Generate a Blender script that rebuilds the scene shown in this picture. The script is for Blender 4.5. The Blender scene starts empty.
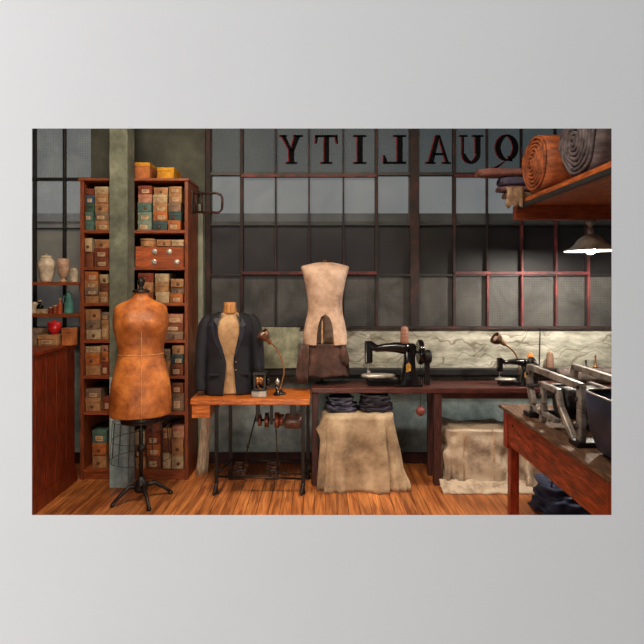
import bpy, math, random
from mathutils import Vector, Matrix, noise
random.seed(7)
PI = math.pi
C = bpy.context.scene.collection
sc = bpy.context.scene

# ------------------------------------------------------------------ camera, world, lights, exposure
EYE = 1.67
cam = bpy.data.cameras.new('camera'); camo = bpy.data.objects.new('camera', cam); C.objects.link(camo)
cam.sensor_width = 36; cam.lens = 36*500/644
cam.shift_x = 3/644; cam.shift_y = -37/644; cam.clip_start = .05
camo.location = (0, 0, EYE); camo.rotation_euler = (PI/2, 0, 0)
sc.camera = camo
w = bpy.data.worlds.new('overcast sky'); sc.world = w; w.use_nodes = True
bg = w.node_tree.nodes['Background']; bg.inputs[0].default_value = (.88, .95, 1, 1); bg.inputs[1].default_value = .27
sc.view_settings.view_transform = 'Standard'; sc.view_settings.look = 'None'
sc.view_settings.exposure = 0; sc.view_settings.gamma = 1

def area(name, loc, target, size, size_y, power, col):
    l = bpy.data.lights.new(name, 'AREA'); l.shape = 'RECTANGLE'; l.size = size; l.size_y = size_y
    l.energy = power; l.color = col
    o = bpy.data.objects.new(name, l); C.objects.link(o); o.location = loc
    o.rotation_euler = (Vector(target)-Vector(loc)).to_track_quat('-Z', 'Y').to_euler()
    return o
def spot(name, loc, target, ang, power, col, rad=.12, blend=.9):
    l = bpy.data.lights.new(name, 'SPOT'); l.energy = power; l.color = col
    l.spot_size = math.radians(ang); l.spot_blend = blend; l.shadow_soft_size = rad
    o = bpy.data.objects.new(name, l); C.objects.link(o); o.location = loc
    o.rotation_euler = (Vector(target)-Vector(loc)).to_track_quat('-Z', 'Y').to_euler()
    return o
# daylight reaching the pale wall from far to the left
area('daylight_left', (-11.5, .3, 5.0), (0, 1.8, 2.0), .6, 2.6, 5450, (1, .985, .975))
# lamps of the workshop ceiling, above the picture
area('ceiling_lamp_left', (-1.15, 2.5, 3.4), (-1.4, 4.0, 1.2), .5, .5, 48, (1, .80, .58))
area('ceiling_lamp_middle', (.45, 2.7, 3.4), (.3, 4.0, .8), .5, .5, 30, (1, .84, .66))
area('ceiling_lamp_right', (1.0, 2.3, 2.95), (1.6, 3.2, .8), .25, .25, 7, (1, .8, .6))
# added low fill light, unseen behind the front wall's sill
area('fill_light_low', (-.4, 2.0, .62), (-.2, 4.6, .5), 1.3, .25, 13, (1, .86, .7))
spot('spot_lamp_form', (-1.0, 2.1, 3.0), (-1.35, 3.9, 1.2), 30, 62, (1, .76, .5))
spot('spot_lamp_floor', (.1, 2.3, 3.3), (.35, 3.85, 0), 50, 150, (1, .78, .52))

# ------------------------------------------------------------------ helpers
def lin(c):
    return tuple((v/255/12.92 if v/255 <= .04045 else ((v/255+.055)/1.055)**2.4) for v in c)
def P(x, y, D):                      # photo pixel + real distance -> point
    return Vector(((x-319)/500*D, D, EYE-(y-285)/500*D))
def PX(x, D): return (x-319)/500*D
def PZ(y, D): return EYE-(y-285)/500*D

MATS = {}
def M(name, c1, c2=None, scale=8, rough=.6, metal=0, stretch=(1, 1, 1), bump=.15, c3=None, spec=.5, fine=0, lo=.35, hi=.65):
    if name in MATS: return MATS[name]
    m = bpy.data.materials.new(name); m.use_nodes = True; nt = m.node_tree; N = nt.nodes; L = nt.links
    b = N['Principled BSDF']; b.inputs['Roughness'].default_value = rough; b.inputs['Metallic'].default_value = metal
    b.inputs['Specular IOR Level'].default_value = spec
    if c2 is None: c2 = tuple(v*.7 for v in c1)
    tc = N.new('ShaderNodeTexCoord'); mp = N.new('ShaderNodeMapping'); mp.inputs['Scale'].default_value = stretch
    L.new(tc.outputs['Object'], mp.inputs[0])
    n = N.new('ShaderNodeTexNoise'); n.inputs['Scale'].default_value = scale; n.inputs['Detail'].default_value = 8
    n.inputs['Roughness'].default_value = .65
    L.new(mp.outputs[0], n.inputs['Vector'])
    r = N.new('ShaderNodeValToRGB'); r.color_ramp.elements[0].position = lo; r.color_ramp.elements[1].position = hi
    r.color_ramp.elements[0].color = (*lin(c2), 1); r.color_ramp.elements[1].color = (*lin(c1), 1)
    if c3:
        e = r.color_ramp.elements.new((lo+hi)/2); e.color = (*lin(c3), 1)
    L.new(n.outputs['Fac'], r.inputs[0]); L.new(r.outputs[0], b.inputs['Base Color'])
    if bump:
        bp = N.new('ShaderNodeBump'); bp.inputs['Strength'].default_value = bump; bp.inputs['Distance'].default_value = .02
        L.new(n.outputs['Fac'], bp.inputs['Height']); L.new(bp.outputs[0], b.inputs['Normal'])
        if fine:
            n2 = N.new('ShaderNodeTexNoise'); n2.inputs['Scale'].default_value = fine
            b2 = N.new('ShaderNodeBump'); b2.inputs['Strength'].default_value = .4; b2.inputs['Distance'].default_value = .005
            L.new(tc.outputs['Object'], n2.inputs['Vector']); L.new(n2.outputs['Fac'], b2.inputs['Height'])
            L.new(bp.outputs[0], b2.inputs['Normal']); L.new(b2.outputs[0], b.inputs['Normal'])
    MATS[name] = m
    return m
def emis(name, c, s):
    m = bpy.data.materials.new(name); m.use_nodes = True; b = m.node_tree.nodes['Principled BSDF']
    b.inputs['Base Color'].default_value = (*c, 1); b.inputs['Emission Color'].default_value = (*c, 1)
    b.inputs['Emission Strength'].default_value = s
    return m

def tag(o, label=None, cat=None, group=None, kind=None):
    if label: o['label'] = label
    if cat: o['category'] = cat
    if group: o['group'] = group
    if kind: o['kind'] = kind
    return o
WL = {}
def thing(name, label, cat, loc, group=None):
    o = bpy.data.objects.new(name, None); C.objects.link(o); o.location = loc; o.empty_display_size = .05
    WL[o] = Vector(loc); return tag(o, label, cat, group)

class MB:
    def __init__(s): s.v = []; s.f = []; s.mi = []; s.cur = 0; s.sm = []; s.smooth = False
    def face(s, ids): s.f.append(ids); s.mi.append(s.cur); s.sm.append(s.smooth)
    def box(s, x0, x1, y0, y1, z0, z1, M4=None):
        b = len(s.v)
        vs = [Vector((x, y, z)) for z in (z0, z1) for y in (y0, y1) for x in (x0, x1)]
        if M4 is not None: vs = [M4 @ v for v in vs]
        s.v += vs
        for q in ((0, 2, 3, 1), (4, 5, 7, 6), (0, 1, 5, 4), (2, 6, 7, 3), (0, 4, 6, 2), (1, 3, 7, 5)): s.face([b+i for i in q])
        return s
    def bar(s, a, c, w, h=None):         # rectangular bar between two points
        a = Vector(a); c = Vector(c); h = h or w; d = c-a
        m = Matrix.Translation(a) @ d.to_track_quat('Z', 'Y').to_matrix().to_4x4()
        return s.box(-w/2, w/2, -h/2, h/2, 0, d.length, m)
    def grid(s, rows, closed=False, flip=False):
        b = len(s.v); n = len(rows[0])
        for r in rows: s.v += [Vector(p) for p in r]
        for i in range(len(rows)-1):
            for j in range(n if closed else n-1):
                k = (j+1) % n
                q = [b+i*n+j, b+i*n+k, b+(i+1)*n+k, b+(i+1)*n+j]
                s.face(q[::-1] if flip else q)
        return b, n
    def rings(s, rows, cap0=True, cap1=True):
        b, n = s.grid(rows, True)
        if cap0: s.face([b+j for j in range(n)][::-1])
        if cap1: s.face([b+(len(rows)-1)*n+j for j in range(n)])
        return s
    def tube(s, pts, r, n=10):
        pts = [Vector(p) for p in pts]; rr = r if isinstance(r, (list, tuple)) else [r]*len(pts)
        old = s.smooth; s.smooth = True; rows = []; up = None
        for i, p in enumerate(pts):
            d = (pts[min(i+1, len(pts)-1)]-pts[max(i-1, 0)]).normalized()
            if up is None:
                up = Vector((0, 0, 1)) if abs(d.z) < .9 else Vector((0, 1, 0))
            x = d.cross(up).normalized(); up = x.cross(d).normalized()
            rows.append([p + (x*math.cos(2*PI*k/n)+up*math.sin(2*PI*k/n))*rr[i] for k in range(n)])
        s.rings(rows); s.smooth = old
        return s
    def lathe(s, c, prof, n=24, axis='Z'):
        c = Vector(c); old = s.smooth; s.smooth = True; rows = []
        for r, h in prof:
            row = []
            for k in range(n):
                a = 2*PI*k/n; u, v = r*math.cos(a), r*math.sin(a)
                row.append(c+Vector((u, v, h) if axis == 'Z' else ((h, u, v) if axis == 'X' else (v, h, u))))
            rows.append(row)
        s.rings(rows); s.smooth = old
        return s
    def prism(s, poly, f, t0, t1):       # poly of (u,v); f(u,v,t) -> point
        b = len(s.v); n = len(poly)
        s.v += [Vector(f(u, v, t0)) for u, v in poly]+[Vector(f(u, v, t1)) for u, v in poly]
        s.face([b+i for i in range(n)]); s.face([b+n+i for i in range(n)][::-1])
        for i in range(n):
            j = (i+1) % n; s.face([b+i, b+n+i, b+n+j, b+j])
        return s
    def build(s, name, mats, parent=None, bevel=0, solid=0, sub=0, label=None, seg=2):
        if not isinstance(mats, (list, tuple)): mats = [mats]
        if parent is None:
            xs = [v.x for v in s.v]; ys = [v.y for v in s.v]; zs = [v.z for v in s.v]
            org = Vector(((min(xs)+max(xs))/2, (min(ys)+max(ys))/2, min(zs)))
        else: org = WL[parent]
        me = bpy.data.meshes.new(name); me.from_pydata([tuple(v-org) for v in s.v], [], s.f)
        for m in mats: me.materials.append(m)
        for i, p in enumerate(me.polygons): p.material_index = s.mi[i]; p.use_smooth = s.sm[i]
        import bmesh
        bm = bmesh.new(); bm.from_mesh(me); bmesh.ops.recalc_face_normals(bm, faces=bm.faces); bm.to_mesh(me); bm.free()
        o = bpy.data.objects.new(name, me); C.objects.link(o)
        if parent is None: o.location = org; WL[o] = org
        else: o.parent = parent; WL[o] = org
        if sub: x = o.modifiers.new('sub', 'SUBSURF'); x.levels = x.render_levels = sub
        if solid: x = o.modifiers.new('solid', 'SOLIDIFY'); x.thickness = solid
        if bevel:
            x = o.modifiers.new('bevel', 'BEVEL'); x.width = bevel; x.segments = seg; x.limit_method = 'ANGLE'
        if label: o['label'] = label
        return o
def S(name, mb, m, **k): return tag(mb.build(name, m, **k), kind='structure')
def cat(pts, n=6):                       # Catmull-Rom through tuples
    out = []; P_ = [pts[0]]+list(pts)+[pts[-1]]
    for i in range(1, len(P_)-2):
        for k in range(n):
            t = k/n
            out.append(tuple(.5*(2*b+(c-a)*t+(2*a-5*b+4*c-d)*t*t+(3*b-a-3*c+d)*t**3) for a, b, c, d in zip(P_[i-1], P_[i], P_[i+1], P_[i+2])))
    out.append(tuple(pts[-1])); return out
def copy_tree(o, parent=None, skip=()):
    c = o.copy(); C.objects.link(c)
    if parent is not None: c.parent = parent
    for ch in list(o.children):
        if ch.name.split('.')[0] not in skip: copy_tree(ch, c, skip)
    return c

# ------------------------------------------------------------------ materials
def paint_wall(name, c1, c2, c3=None, **k): return M(name, c1, c2, c3=c3, scale=k.pop('scale', 3), rough=.85, bump=.25, fine=60, lo=.3, hi=.7, **k)
m_gallery = M('pale painted wall', (228, 227, 227), (226, 225, 225), scale=2, rough=.9, bump=0)
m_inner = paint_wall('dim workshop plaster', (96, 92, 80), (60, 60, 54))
m_pier = paint_wall('grey green plaster', (88, 92, 84), (50, 54, 50), (68, 72, 65))
m_low = paint_wall('blue grey painted wall', (164, 180, 182), (84, 98, 102), (126, 142, 144), scale=5)
m_base = M('dark red baseboard paint', (70, 30, 32), (36, 18, 20), scale=10)
m_ceil = M('ceiling paint', (70, 66, 60), (50, 48, 44), scale=2)

def crack_mat():
    m = M('cracked off white boards', (206, 204, 192), (116, 114, 102), scale=3, rough=.8, bump=.3, c3=(166, 164, 150), stretch=(1, 1, 3))
    nt = m.node_tree; N = nt.nodes; L = nt.links; b = N['Principled BSDF']
    tc = N.new('ShaderNodeTexCoord'); nz = N.new('ShaderNodeTexNoise'); nz.inputs['Scale'].default_value = 5
    vm = N.new('ShaderNodeVectorMath'); vm.operation = 'MULTIPLY_ADD'; vm.inputs[1].default_value = (.25, .25, .25)
    L.new(tc.outputs['Object'], nz.inputs['Vector']); L.new(nz.outputs['Color'], vm.inputs[0]); L.new(tc.outputs['Object'], vm.inputs[2])
    mp = N.new('ShaderNodeMapping'); mp.inputs['Scale'].default_value = (1.6, 1, 7)
    L.new(vm.outputs[0], mp.inputs[0])
    vo = N.new('ShaderNodeTexVoronoi'); vo.feature = 'DISTANCE_TO_EDGE'; vo.inputs['Scale'].default_value = 1
    L.new(mp.outputs[0], vo.inputs['Vector'])
    r = N.new('ShaderNodeValToRGB'); r.color_ramp.elements[0].position = .0; r.color_ramp.elements[1].position = .025
    r.color_ramp.elements[0].color = (.4, .36, .3, 1); r.color_ramp.elements[1].color = (1, 1, 1, 1)
    L.new(vo.outputs['Distance'], r.inputs[0])
    src = b.inputs['Base Color'].links[0].from_socket
    mx = N.new('ShaderNodeMix'); mx.data_type = 'RGBA'; mx.blend_type = 'MULTIPLY'; mx.inputs[0].default_value = 1
    L.new(src, mx.inputs[6]); L.new(r.outputs[0], mx.inputs[7]); L.new(mx.outputs[2], b.inputs['Base Color'])
    return m
m_crack = crack_mat()

def floor_mat():
    m = bpy.data.materials.new('worn orange floorboards'); m.use_nodes = True; nt = m.node_tree; N = nt.nodes; L = nt.links
    b = N['Principled BSDF']; b.inputs['Roughness'].default_value = .42
    tc = N.new('ShaderNodeTexCoord')
    mp = N.new('ShaderNodeMapping'); mp.inputs['Rotation'].default_value = (0, 0, PI/2); L.new(tc.outputs['Object'], mp.inputs[0])
    br = N.new('ShaderNodeTexBrick'); br.inputs['Scale'].default_value = 1
    br.inputs['Brick Width'].default_value = 1.7; br.inputs['Row Height'].default_value = .085
    br.inputs['Mortar Size'].default_value = .0022; br.inputs['Color1'].default_value = (.72, .72, .72, 1)
    br.inputs['Color2'].default_value = (1.1, 1.1, 1.1, 1); br.inputs['Mortar'].default_value = (.12, .1, .08, 1)
    L.new(mp.outputs[0], br.inputs['Vector'])
    m2 = N.new('ShaderNodeMapping'); m2.inputs['Scale'].default_value = (26, 2.2, 1); L.new(tc.outputs['Object'], m2.inputs[0])
    n = N.new('ShaderNodeTexNoise'); n.inputs['Scale'].default_value = 1.2; n.inputs['Detail'].default_value = 10; n.inputs['Distortion'].default_value = .8
    L.new(m2.outputs[0], n.inputs['Vector'])
    r = N.new('ShaderNodeValToRGB'); r.color_ramp.elements[0].position = .35; r.color_ramp.elements[1].position = .66
    r.color_ramp.elements[0].color = (*lin((146, 82, 44)), 1); r.color_ramp.elements[1].color = (*lin((220, 142, 80)), 1)
    L.new(n.outputs['Fac'], r.inputs[0])
    n3 = N.new('ShaderNodeTexNoise'); n3.inputs['Scale'].default_value = 1.6; n3.inputs['Detail'].default_value = 5
    L.new(tc.outputs['Object'], n3.inputs['Vector'])
    r3 = N.new('ShaderNodeValToRGB'); r3.color_ramp.elements[0].position = .35; r3.color_ramp.elements[1].position = .6
    r3.color_ramp.elements[0].color = (.66, .56, .52, 1); r3.color_ramp.elements[1].color = (1, 1, 1, 1); L.new(n3.outputs['Fac'], r3.inputs[0])
    a = N.new('ShaderNodeMix'); a.data_type = 'RGBA'; a.blend_type = 'MULTIPLY'; a.inputs[0].default_value = 1
    L.new(r.outputs[0], a.inputs[6]); L.new(br.outputs['Color'], a.inputs[7])
    c = N.new('ShaderNodeMix'); c.data_type = 'RGBA'; c.blend_type = 'MULTIPLY'; c.inputs[0].default_value = 1
    L.new(a.outputs[2], c.inputs[6]); L.new(r3.outputs[0], c.inputs[7]); L.new(c.outputs[2], b.inputs['Base Color'])
    bp = N.new('ShaderNodeBump'); bp.inputs['Strength'].default_value = .25; bp.inputs['Distance'].default_value = .01
    L.new(n.outputs['Fac'], bp.inputs['Height']); L.new(bp.outputs[0], b.inputs['Normal'])
    return m
m_floor = floor_mat()

def glass_mat(name, tint, body, trans, mesh=0, rough=.55, dirt=.5):
    # dusty pane: part see-through, part dust film (diffuse + translucent), part gloss
    m = bpy.data.materials.new(name); m.use_nodes = True; nt = m.node_tree; N = nt.nodes; L = nt.links
    N.remove(N['Principled BSDF']); out = N['Material Output']
    tr = N.new('ShaderNodeBsdfTransparent'); tr.inputs[0].default_value = (*tint, 1)
    tl = N.new('ShaderNodeBsdfTranslucent'); df = N.new('ShaderNodeBsdfDiffuse'); gl = N.new('ShaderNodeBsdfGlossy')
    gl.inputs['Roughness'].default_value = rough; gl.inputs[0].default_value = (.8, .8, .8, 1)
    tc = N.new('ShaderNodeTexCoord')
    n = N.new('ShaderNodeTexNoise'); n.inputs['Scale'].default_value = 2.6; n.inputs['Detail'].default_value = 8; n.inputs['Roughness'].default_value = .6
    n.inputs['Distortion'].default_value = .6
    L.new(tc.outputs['Object'], n.inputs['Vector'])
    r = N.new('ShaderNodeValToRGB'); r.color_ramp.elements[0].position = .36; r.color_ramp.elements[1].position = .66
    r.color_ramp.elements[0].color = (*[v*dirt for v in body], 1); r.color_ramp.elements[1].color = (*body, 1)
    L.new(n.outputs['Fac'], r.inputs[0])
    col = r.outputs[0]
    if mesh:
        ck = N.new('ShaderNodeTexChecker'); ck.inputs['Scale'].default_value = mesh
        mp = N.new('ShaderNodeMapping'); mp.inputs['Rotation'].default_value = (0, PI/4, 0)
        L.new(tc.outputs['Object'], mp.inputs[0]); L.new(mp.outputs[0], ck.inputs[0])
        ck.inputs[1].default_value = (1.15, 1.15, 1.15, 1); ck.inputs[2].default_value = (.75, .75, .75, 1)
        mx = N.new('ShaderNodeMix'); mx.data_type = 'RGBA'; mx.blend_type = 'MULTIPLY'; mx.inputs[0].default_value = 1
        L.new(col, mx.inputs[6]); L.new(ck.outputs[0], mx.inputs[7]); col = mx.outputs[2]
    L.new(col, tl.inputs[0]); L.new(col, df.inputs[0])
    a = N.new('ShaderNodeMixShader'); a.inputs[0].default_value = .5; L.new(tl.outputs[0], a.inputs[1]); L.new(df.outputs[0], a.inputs[2])
    b = N.new('ShaderNodeMixShader'); b.inputs[0].default_value = trans; L.new(a.outputs[0], b.inputs[1]); L.new(tr.outputs[0], b.inputs[2])
    c = N.new('ShaderNodeMixShader'); c.inputs[0].default_value = .03; L.new(b.outputs[0], c.inputs[1]); L.new(gl.outputs[0], c.inputs[2])
    bp = N.new('ShaderNodeBump'); bp.inputs['Strength'].default_value = .3; bp.inputs['Distance'].default_value = .01
    L.new(n.outputs['Fac'], bp.inputs['Height']); L.new(bp.outputs[0], gl.inputs['Normal']); L.new(bp.outputs[0], df.inputs['Normal'])
    L.new(c.outputs[0], out.inputs[0])
    return m
g_top = glass_mat('grimy ribbed glass', (.30, .36, .37), (.09, .11, .115), .5, mesh=88, dirt=.55)
g_bright = glass_mat('dusty frosted glass', (.98, .98, .96), (.27, .29, .29), .6, mesh=0, dirt=.25)
g_dark = glass_mat('stained clear glass', (.35, .35, .4), (.05, .045, .048), .5, dirt=.2)
g_wire = glass_mat('wired glass', (.5, .5, .5), (.27, .26, .24), .35, mesh=88, dirt=.35)

g_clear = glass_mat('pale frosted glass', (1, 1, .97), (.62, .62, .56), .6, dirt=.4)
g_pale = glass_mat('dusty pale glass', (.8, .82, .8), (.6, .6, .52), .5, mesh=88, dirt=.35)
g_lowp = glass_mat('dull grey glass', (.6, .6, .6), (.62, .62, .54), .3, dirt=.6)
m_rust = M('rust red steel bar', (66, 34, 32), (18, 14, 16), scale=6, rough=.7, c3=(36, 22, 22))
m_steel_dark = M('dark painted steel bar', (44, 40, 40), (22, 22, 24), scale=12, rough=.5)
wood = lambda name, a, b, c=None, st=(1, 1, 8), sc_=9, r=.5: M(name, a, b, c3=c, scale=sc_, stretch=st, rough=r, bump=.2, lo=.32, hi=.68)
w_case = wood('red brown shelf wood', (164, 84, 46), (84, 38, 20), (122, 60, 32), st=(8, 8, .8))
w_caseh = wood('red brown shelf board', (172, 88, 46), (96, 46, 24), (132, 66, 34), st=(1, 8, 8))
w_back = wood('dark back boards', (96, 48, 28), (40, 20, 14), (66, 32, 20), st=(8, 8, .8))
w_counter = wood('dark red counter wood', (156, 60, 28), (52, 18, 10), (106, 38, 18), st=(6, 14, .9), r=.35)
w_table = wood('honey orange table wood', (226, 134, 56), (140, 66, 24), (188, 100, 38), st=(1.2, 8, 8), r=.35)
w_bench = wood('dark mahogany bench wood', (104, 56, 48), (46, 24, 24), (74, 38, 34), st=(1, 8, 8), r=.4)
w_red = wood('red stained table wood', (176, 72, 32), (70, 22, 12), (124, 44, 20), st=(8, .9, 5), r=.38)
w_redleg = wood('red stained leg wood', (176, 66, 36), (84, 24, 14), (130, 44, 24), st=(8, 8, .9), r=.38)
w_top = wood('worn greyish table top', (132, 96, 68), (66, 44, 32), (84, 58, 40), st=(8, .9, 5), r=.75)
w_shelf = wood('orange brown overhead shelf wood', (190, 104, 44), (88, 40, 16), (140, 70, 30), st=(8, 1, 8))
m_iron = M('black cast iron', (34, 30, 30), (14, 13, 14), scale=20, rough=.42, metal=.3)
m_ironb = M('brown iron', (78, 52, 42), (34, 24, 22), scale=20, rough=.45, metal=.5)
m_enamel = M('black glossy enamel', (20, 16, 18), (8, 8, 10), scale=6, rough=.16, bump=.03)
m_metal = M('worn light grey metal', (178, 170, 164), (92, 84, 80), scale=12, rough=.38, metal=.35, bump=.2)
m_silver = M('bright steel', (214, 210, 204), (150, 146, 142), scale=12, rough=.3, metal=.5)
m_brass = M('aged brass', (176, 118, 70), (96, 60, 36), scale=14, rough=.35, metal=.6)
m_gold = M('gold decal', (220, 170, 90), (150, 104, 46), scale=40, rough=.4, metal=.3, bump=0)

# ------------------------------------------------------------------ the setting
XL, XR, DB, H = -3.0, 3.1, 4.7, 3.7
DW = 1.8
# pale wall with its wide opening; the opening's edge is splayed to the back
o0, o1 = PX(32, DW), PX(611.5, DW); oz1, oz0 = PZ(128.5, DW), PZ(515, DW)
mb = MB(); T = .10; spl = .10
front = [(o0, oz0), (o1, oz0), (o1, oz1), (o0, oz1)]
back = [(o0-spl, oz0-spl), (o1+spl, oz0-spl), (o1+spl, oz1+spl), (o0-spl, oz1+spl)]
out = [(-6, 0), (6, 0), (6, 4.4), (-6, 4.4)]
b = 0
mb.v = [Vector((x, DW, z)) for x, z in front]+[Vector((x, DW, z)) for x, z in out]+[Vector((x, DW+T, z)) for x, z in back]+[Vector((x, DW+T, z)) for x, z in out]
for i in range(4):
    j = (i+1) % 4
    mb.cur = 0; mb.face([i, j, 4+j, 4+i])
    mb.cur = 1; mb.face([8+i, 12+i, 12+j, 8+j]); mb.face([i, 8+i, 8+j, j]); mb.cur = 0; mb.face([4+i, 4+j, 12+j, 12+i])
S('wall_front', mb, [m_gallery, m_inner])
S('floor', MB().box(XL, XR, DW+T, DB+.2, -.1, 0), m_floor)
S('floor', MB().box(-6, 6, -4, DW, -.1, 0), M('gallery floor', (120, 116, 112), (110, 106, 102), scale=2, rough=.8))
S('ceiling', MB().box(XL-.1, XR+.1, DW+T, DB+.2, H, H+.1), m_ceil)
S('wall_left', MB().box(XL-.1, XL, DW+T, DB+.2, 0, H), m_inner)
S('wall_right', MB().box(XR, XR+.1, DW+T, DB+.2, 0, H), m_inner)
S('wall_right', MB().box(1.325, XR, DW+T, 2.18, 0, H), m_inner)  # added wall stub, out of view, blocks daylight slanting in through the opening
SILL = PZ(327.5, DB)
wx1 = PX(91, DB); wx2 = PX(205, DB); HT = 3.26
mb = MB()
mb.box(XL, XR, DB, DB+.2, 0, SILL)                       # below windows
mb.box(wx1, wx2, DB, DB+.2, SILL, HT)                    # pier
mb.box(XL, XR, DB, DB+.2, HT, H)
mb.box(XR-.08, XR, DB, DB+.2, SILL, HT)
mb.mi = [0]*6+[1]*6+[1]*12
S('wall_back', mb, [m_low, m_pier])
S('trim_1', MB().box(wx2, XR, DB-.025, DB, PZ(368, DB), SILL), m_crack, bevel=.004)
S('trim_2', MB().box(PX(215, DB), XR, DB-.14, DB, PZ(376, DB-.1), PZ(369, DB-.1)).box(PX(215, DB), XR, DB-.16, DB-.12, PZ(374, DB-.1), PZ(368, DB-.1)), M('black ledge paint', (34, 34, 36), (16, 16, 18), scale=14), bevel=.004)
S('trim_3', MB().box(wx2-.005, XR, DB-.05, DB+.03, SILL-.012, SILL+.012), m_rust, bevel=.003)
S('trim_4', MB().box(PX(197.5, DB), wx2-.01, DB-.05, DB, .1, PZ(205, DB)), paint_wall('pale grey casing', (170, 176, 160), (108, 112, 98)), bevel=.004)
S('baseboard_back', MB().box(XL, XR, DB-.02, DB, 0, .1), m_base, bevel=.004)

# windows
def zrow(y): return PZ(y, DB)
def window(name, xs, ys, vertical, horizontal, rows):
    root = bpy.data.objects.new(name, None); C.objects.link(root); root.location = ((xs[0]+xs[-1])/2, DB+.08, SILL)
    WL[root] = Vector(root.location); tag(root, kind='structure')
    fr = MB()
    for x, wd, dp in vertical: fr.box(x-wd/2, x+wd/2, DB+.03, DB+.03+dp, SILL, HT)
    fr.build('vertical_bar', m_steel_dark if name == 'window_1' else m_rust, root, bevel=.003)
    fr = MB()
    for z, wd, dp in horizontal: fr.box(xs[0], xs[-1], DB+.035, DB+.035+dp, z-wd/2, z+wd/2)
    fr.build('horizontal_bar', m_steel_dark, root, bevel=.003)
    mb = MB()
    for i in range(len(ys)-1):
        mb.cur = rows[i]
        for j in range(len(xs)-1):
            tl = random.uniform(-.004, .004)
            b = len(mb.v)
            mb.v += [Vector((xs[j], DB+.07+tl, ys[i])), Vector((xs[j+1], DB+.07-tl, ys[i])), Vector((xs[j+1], DB+.07-tl, ys[i+1])), Vector((xs[j], DB+.07+tl, ys[i+1]))]
            mb.face([b, b+1, b+2, b+3])
    mb.build('pane', [g_top, g_bright, g_dark, g_wire, g_pale, g_lowp, g_clear], root)
    return root
vx = [205, 241, 275.3, 309, 343.7, 377, 415.5, 455.5, 488.6, 523.2, 557.5, 590, 623, 640]
hy = [HT, zrow(173), zrow(224.5), zrow(275), SILL]
xs = [PX(v, DB) for v in vx]
vert = [(PX(v, DB), .016, .04) for v in vx]
vert[0] = (xs[0]+.02, .05, .1); vert[6] = (xs[6], .085, .12)
for k in (1, 5, 7, 11): vert[k] = (xs[k], .03, .05)
win2 = window('window_2', xs, hy, vert, [(hy[1], .03, .05), (hy[2], .012, .03), (hy[3], .02, .04), (HT, .06, .1)], [0, 1, 2, 3])
# steel bars that frame the two tilting sashes
mb = MB()
for a, c in ((1, 5), (7, 11)):
    mb.box(xs[a], xs[c], DB+.012, DB+.05, hy[3]+.004, hy[3]+.034)
    mb.box(xs[a], xs[c], DB+.012, DB+.05, hy[1]-.035, hy[1]-.01)
for k, zt_ in ((8, hy[3]), (9, hy[2]), (10, hy[1]), (11, hy[1])): mb.box(xs[k]-.009, xs[k]+.009, DB+.014, DB+.05, SILL+.012, zt_)  # redder lower bars: the pendant lamp's glow painted over the rust red
mb.build('sash_bar', M('red oxide sash paint and lamp glow', (128, 50, 50), (50, 22, 24), scale=9, c3=(86, 34, 36)), win2, bevel=.003)
xs1 = [XL, PX(32, DB), PX(62, DB), wx1]
window('window_1', xs1, [HT, zrow(178), zrow(228), SILL], [(x, .022, .04) for x in xs1], [(zrow(178), .025, .05), (zrow(228), .012, .03), (HT, .05, .1)], [4, 6, 5])

# lettering on the top panes, read from behind: Y T I L A U Q
m_let = M('black sign paint', (16, 16, 20), (8, 9, 12), scale=20, rough=.95, bump=0, spec=.1)
m_letr = M('red sign paint', (130, 34, 40), (96, 24, 28), scale=20, rough=.95, bump=0, spec=.1)
def R_(x0, x1, y0, y1): return [(x0, y0), (x1, y0), (x1, y1), (x0, y1)]
LET = {
 'Y': [[(.05, 1), (.22, 1), (.52, .5), (.44, .42)], [(.66, 1), (.9, 1), (.62, .45), (.46, .45)], R_(.40, .62, .06, .5), R_(.28, .74, 0, .07), R_(0, .3, .93, 1), R_(.6, 1, .93, 1)],
 'T': [R_(.4, .6, .04, 1), R_(.26, .74, 0, .07), R_(.04, .96, .92, 1), [(.02, .7), (.08, .7), (.14, .95), (.04, 1)], [(.98, .7), (.92, .7), (.86, .95), (.96, 1)]],
 'I': [R_(.38, .64, .04, .96), R_(.2, .82, 0, .07), R_(.2, .82, .93, 1)],
 'L': [R_(.6, .82, .04, .96), R_(.45, .97, .93, 1), R_(.05, .97, 0, .08), [(.02, .3), (.08, .3), (.2, .07), (.04, 0)]],
 'A': [[(.40, 1), (.56, 1), (.3, .04), (.1, .04)], [(.48, 1), (.56, 1), (.92, .04), (.8, .04)], R_(.28, .72, .3, .38), R_(0, .38, 0, .07), R_(.66, 1, 0, .07)],
}
def ring(cx, cy, rx, ry, t1, t2, a0, a1, n=20):
    q = []
    for i in range(n):
        a, c = a0+(a1-a0)*i/n, a0+(a1-a0)*(i+1)/n
        f = lambda t, k: (cx+(rx-k*(t1*abs(math.cos(t))+t2*abs(math.sin(t))))*math.cos(t), cy+(ry-k*(t1*abs(math.cos(t))+t2*abs(math.sin(t))))*math.sin(t))
        q.append([f(a, 0), f(c, 0), f(c, 1), f(a, 1)])
    return q
LET['U'] = [R_(.12, .2, .35, .96), R_(.66, .86, .35, .96), R_(.02, .34, .93, 1), R_(.54, .98, .93, 1)]+ring(.49, .36, .37, .36, .14, .09, PI, 2*PI)
LET['Q'] = ring(.52, .56, .46, .46, .2, .06, 0, 2*PI, 32)+[[(.5, .12), (.62, .2), (.2, -.1), (.1, -.08)], [(.1, -.08), (.2, -.1), (.0, -.22), (-.06, -.14)], [(.55, .3), (.65, .24), (.75, .1), (.66, .08)]]
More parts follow.
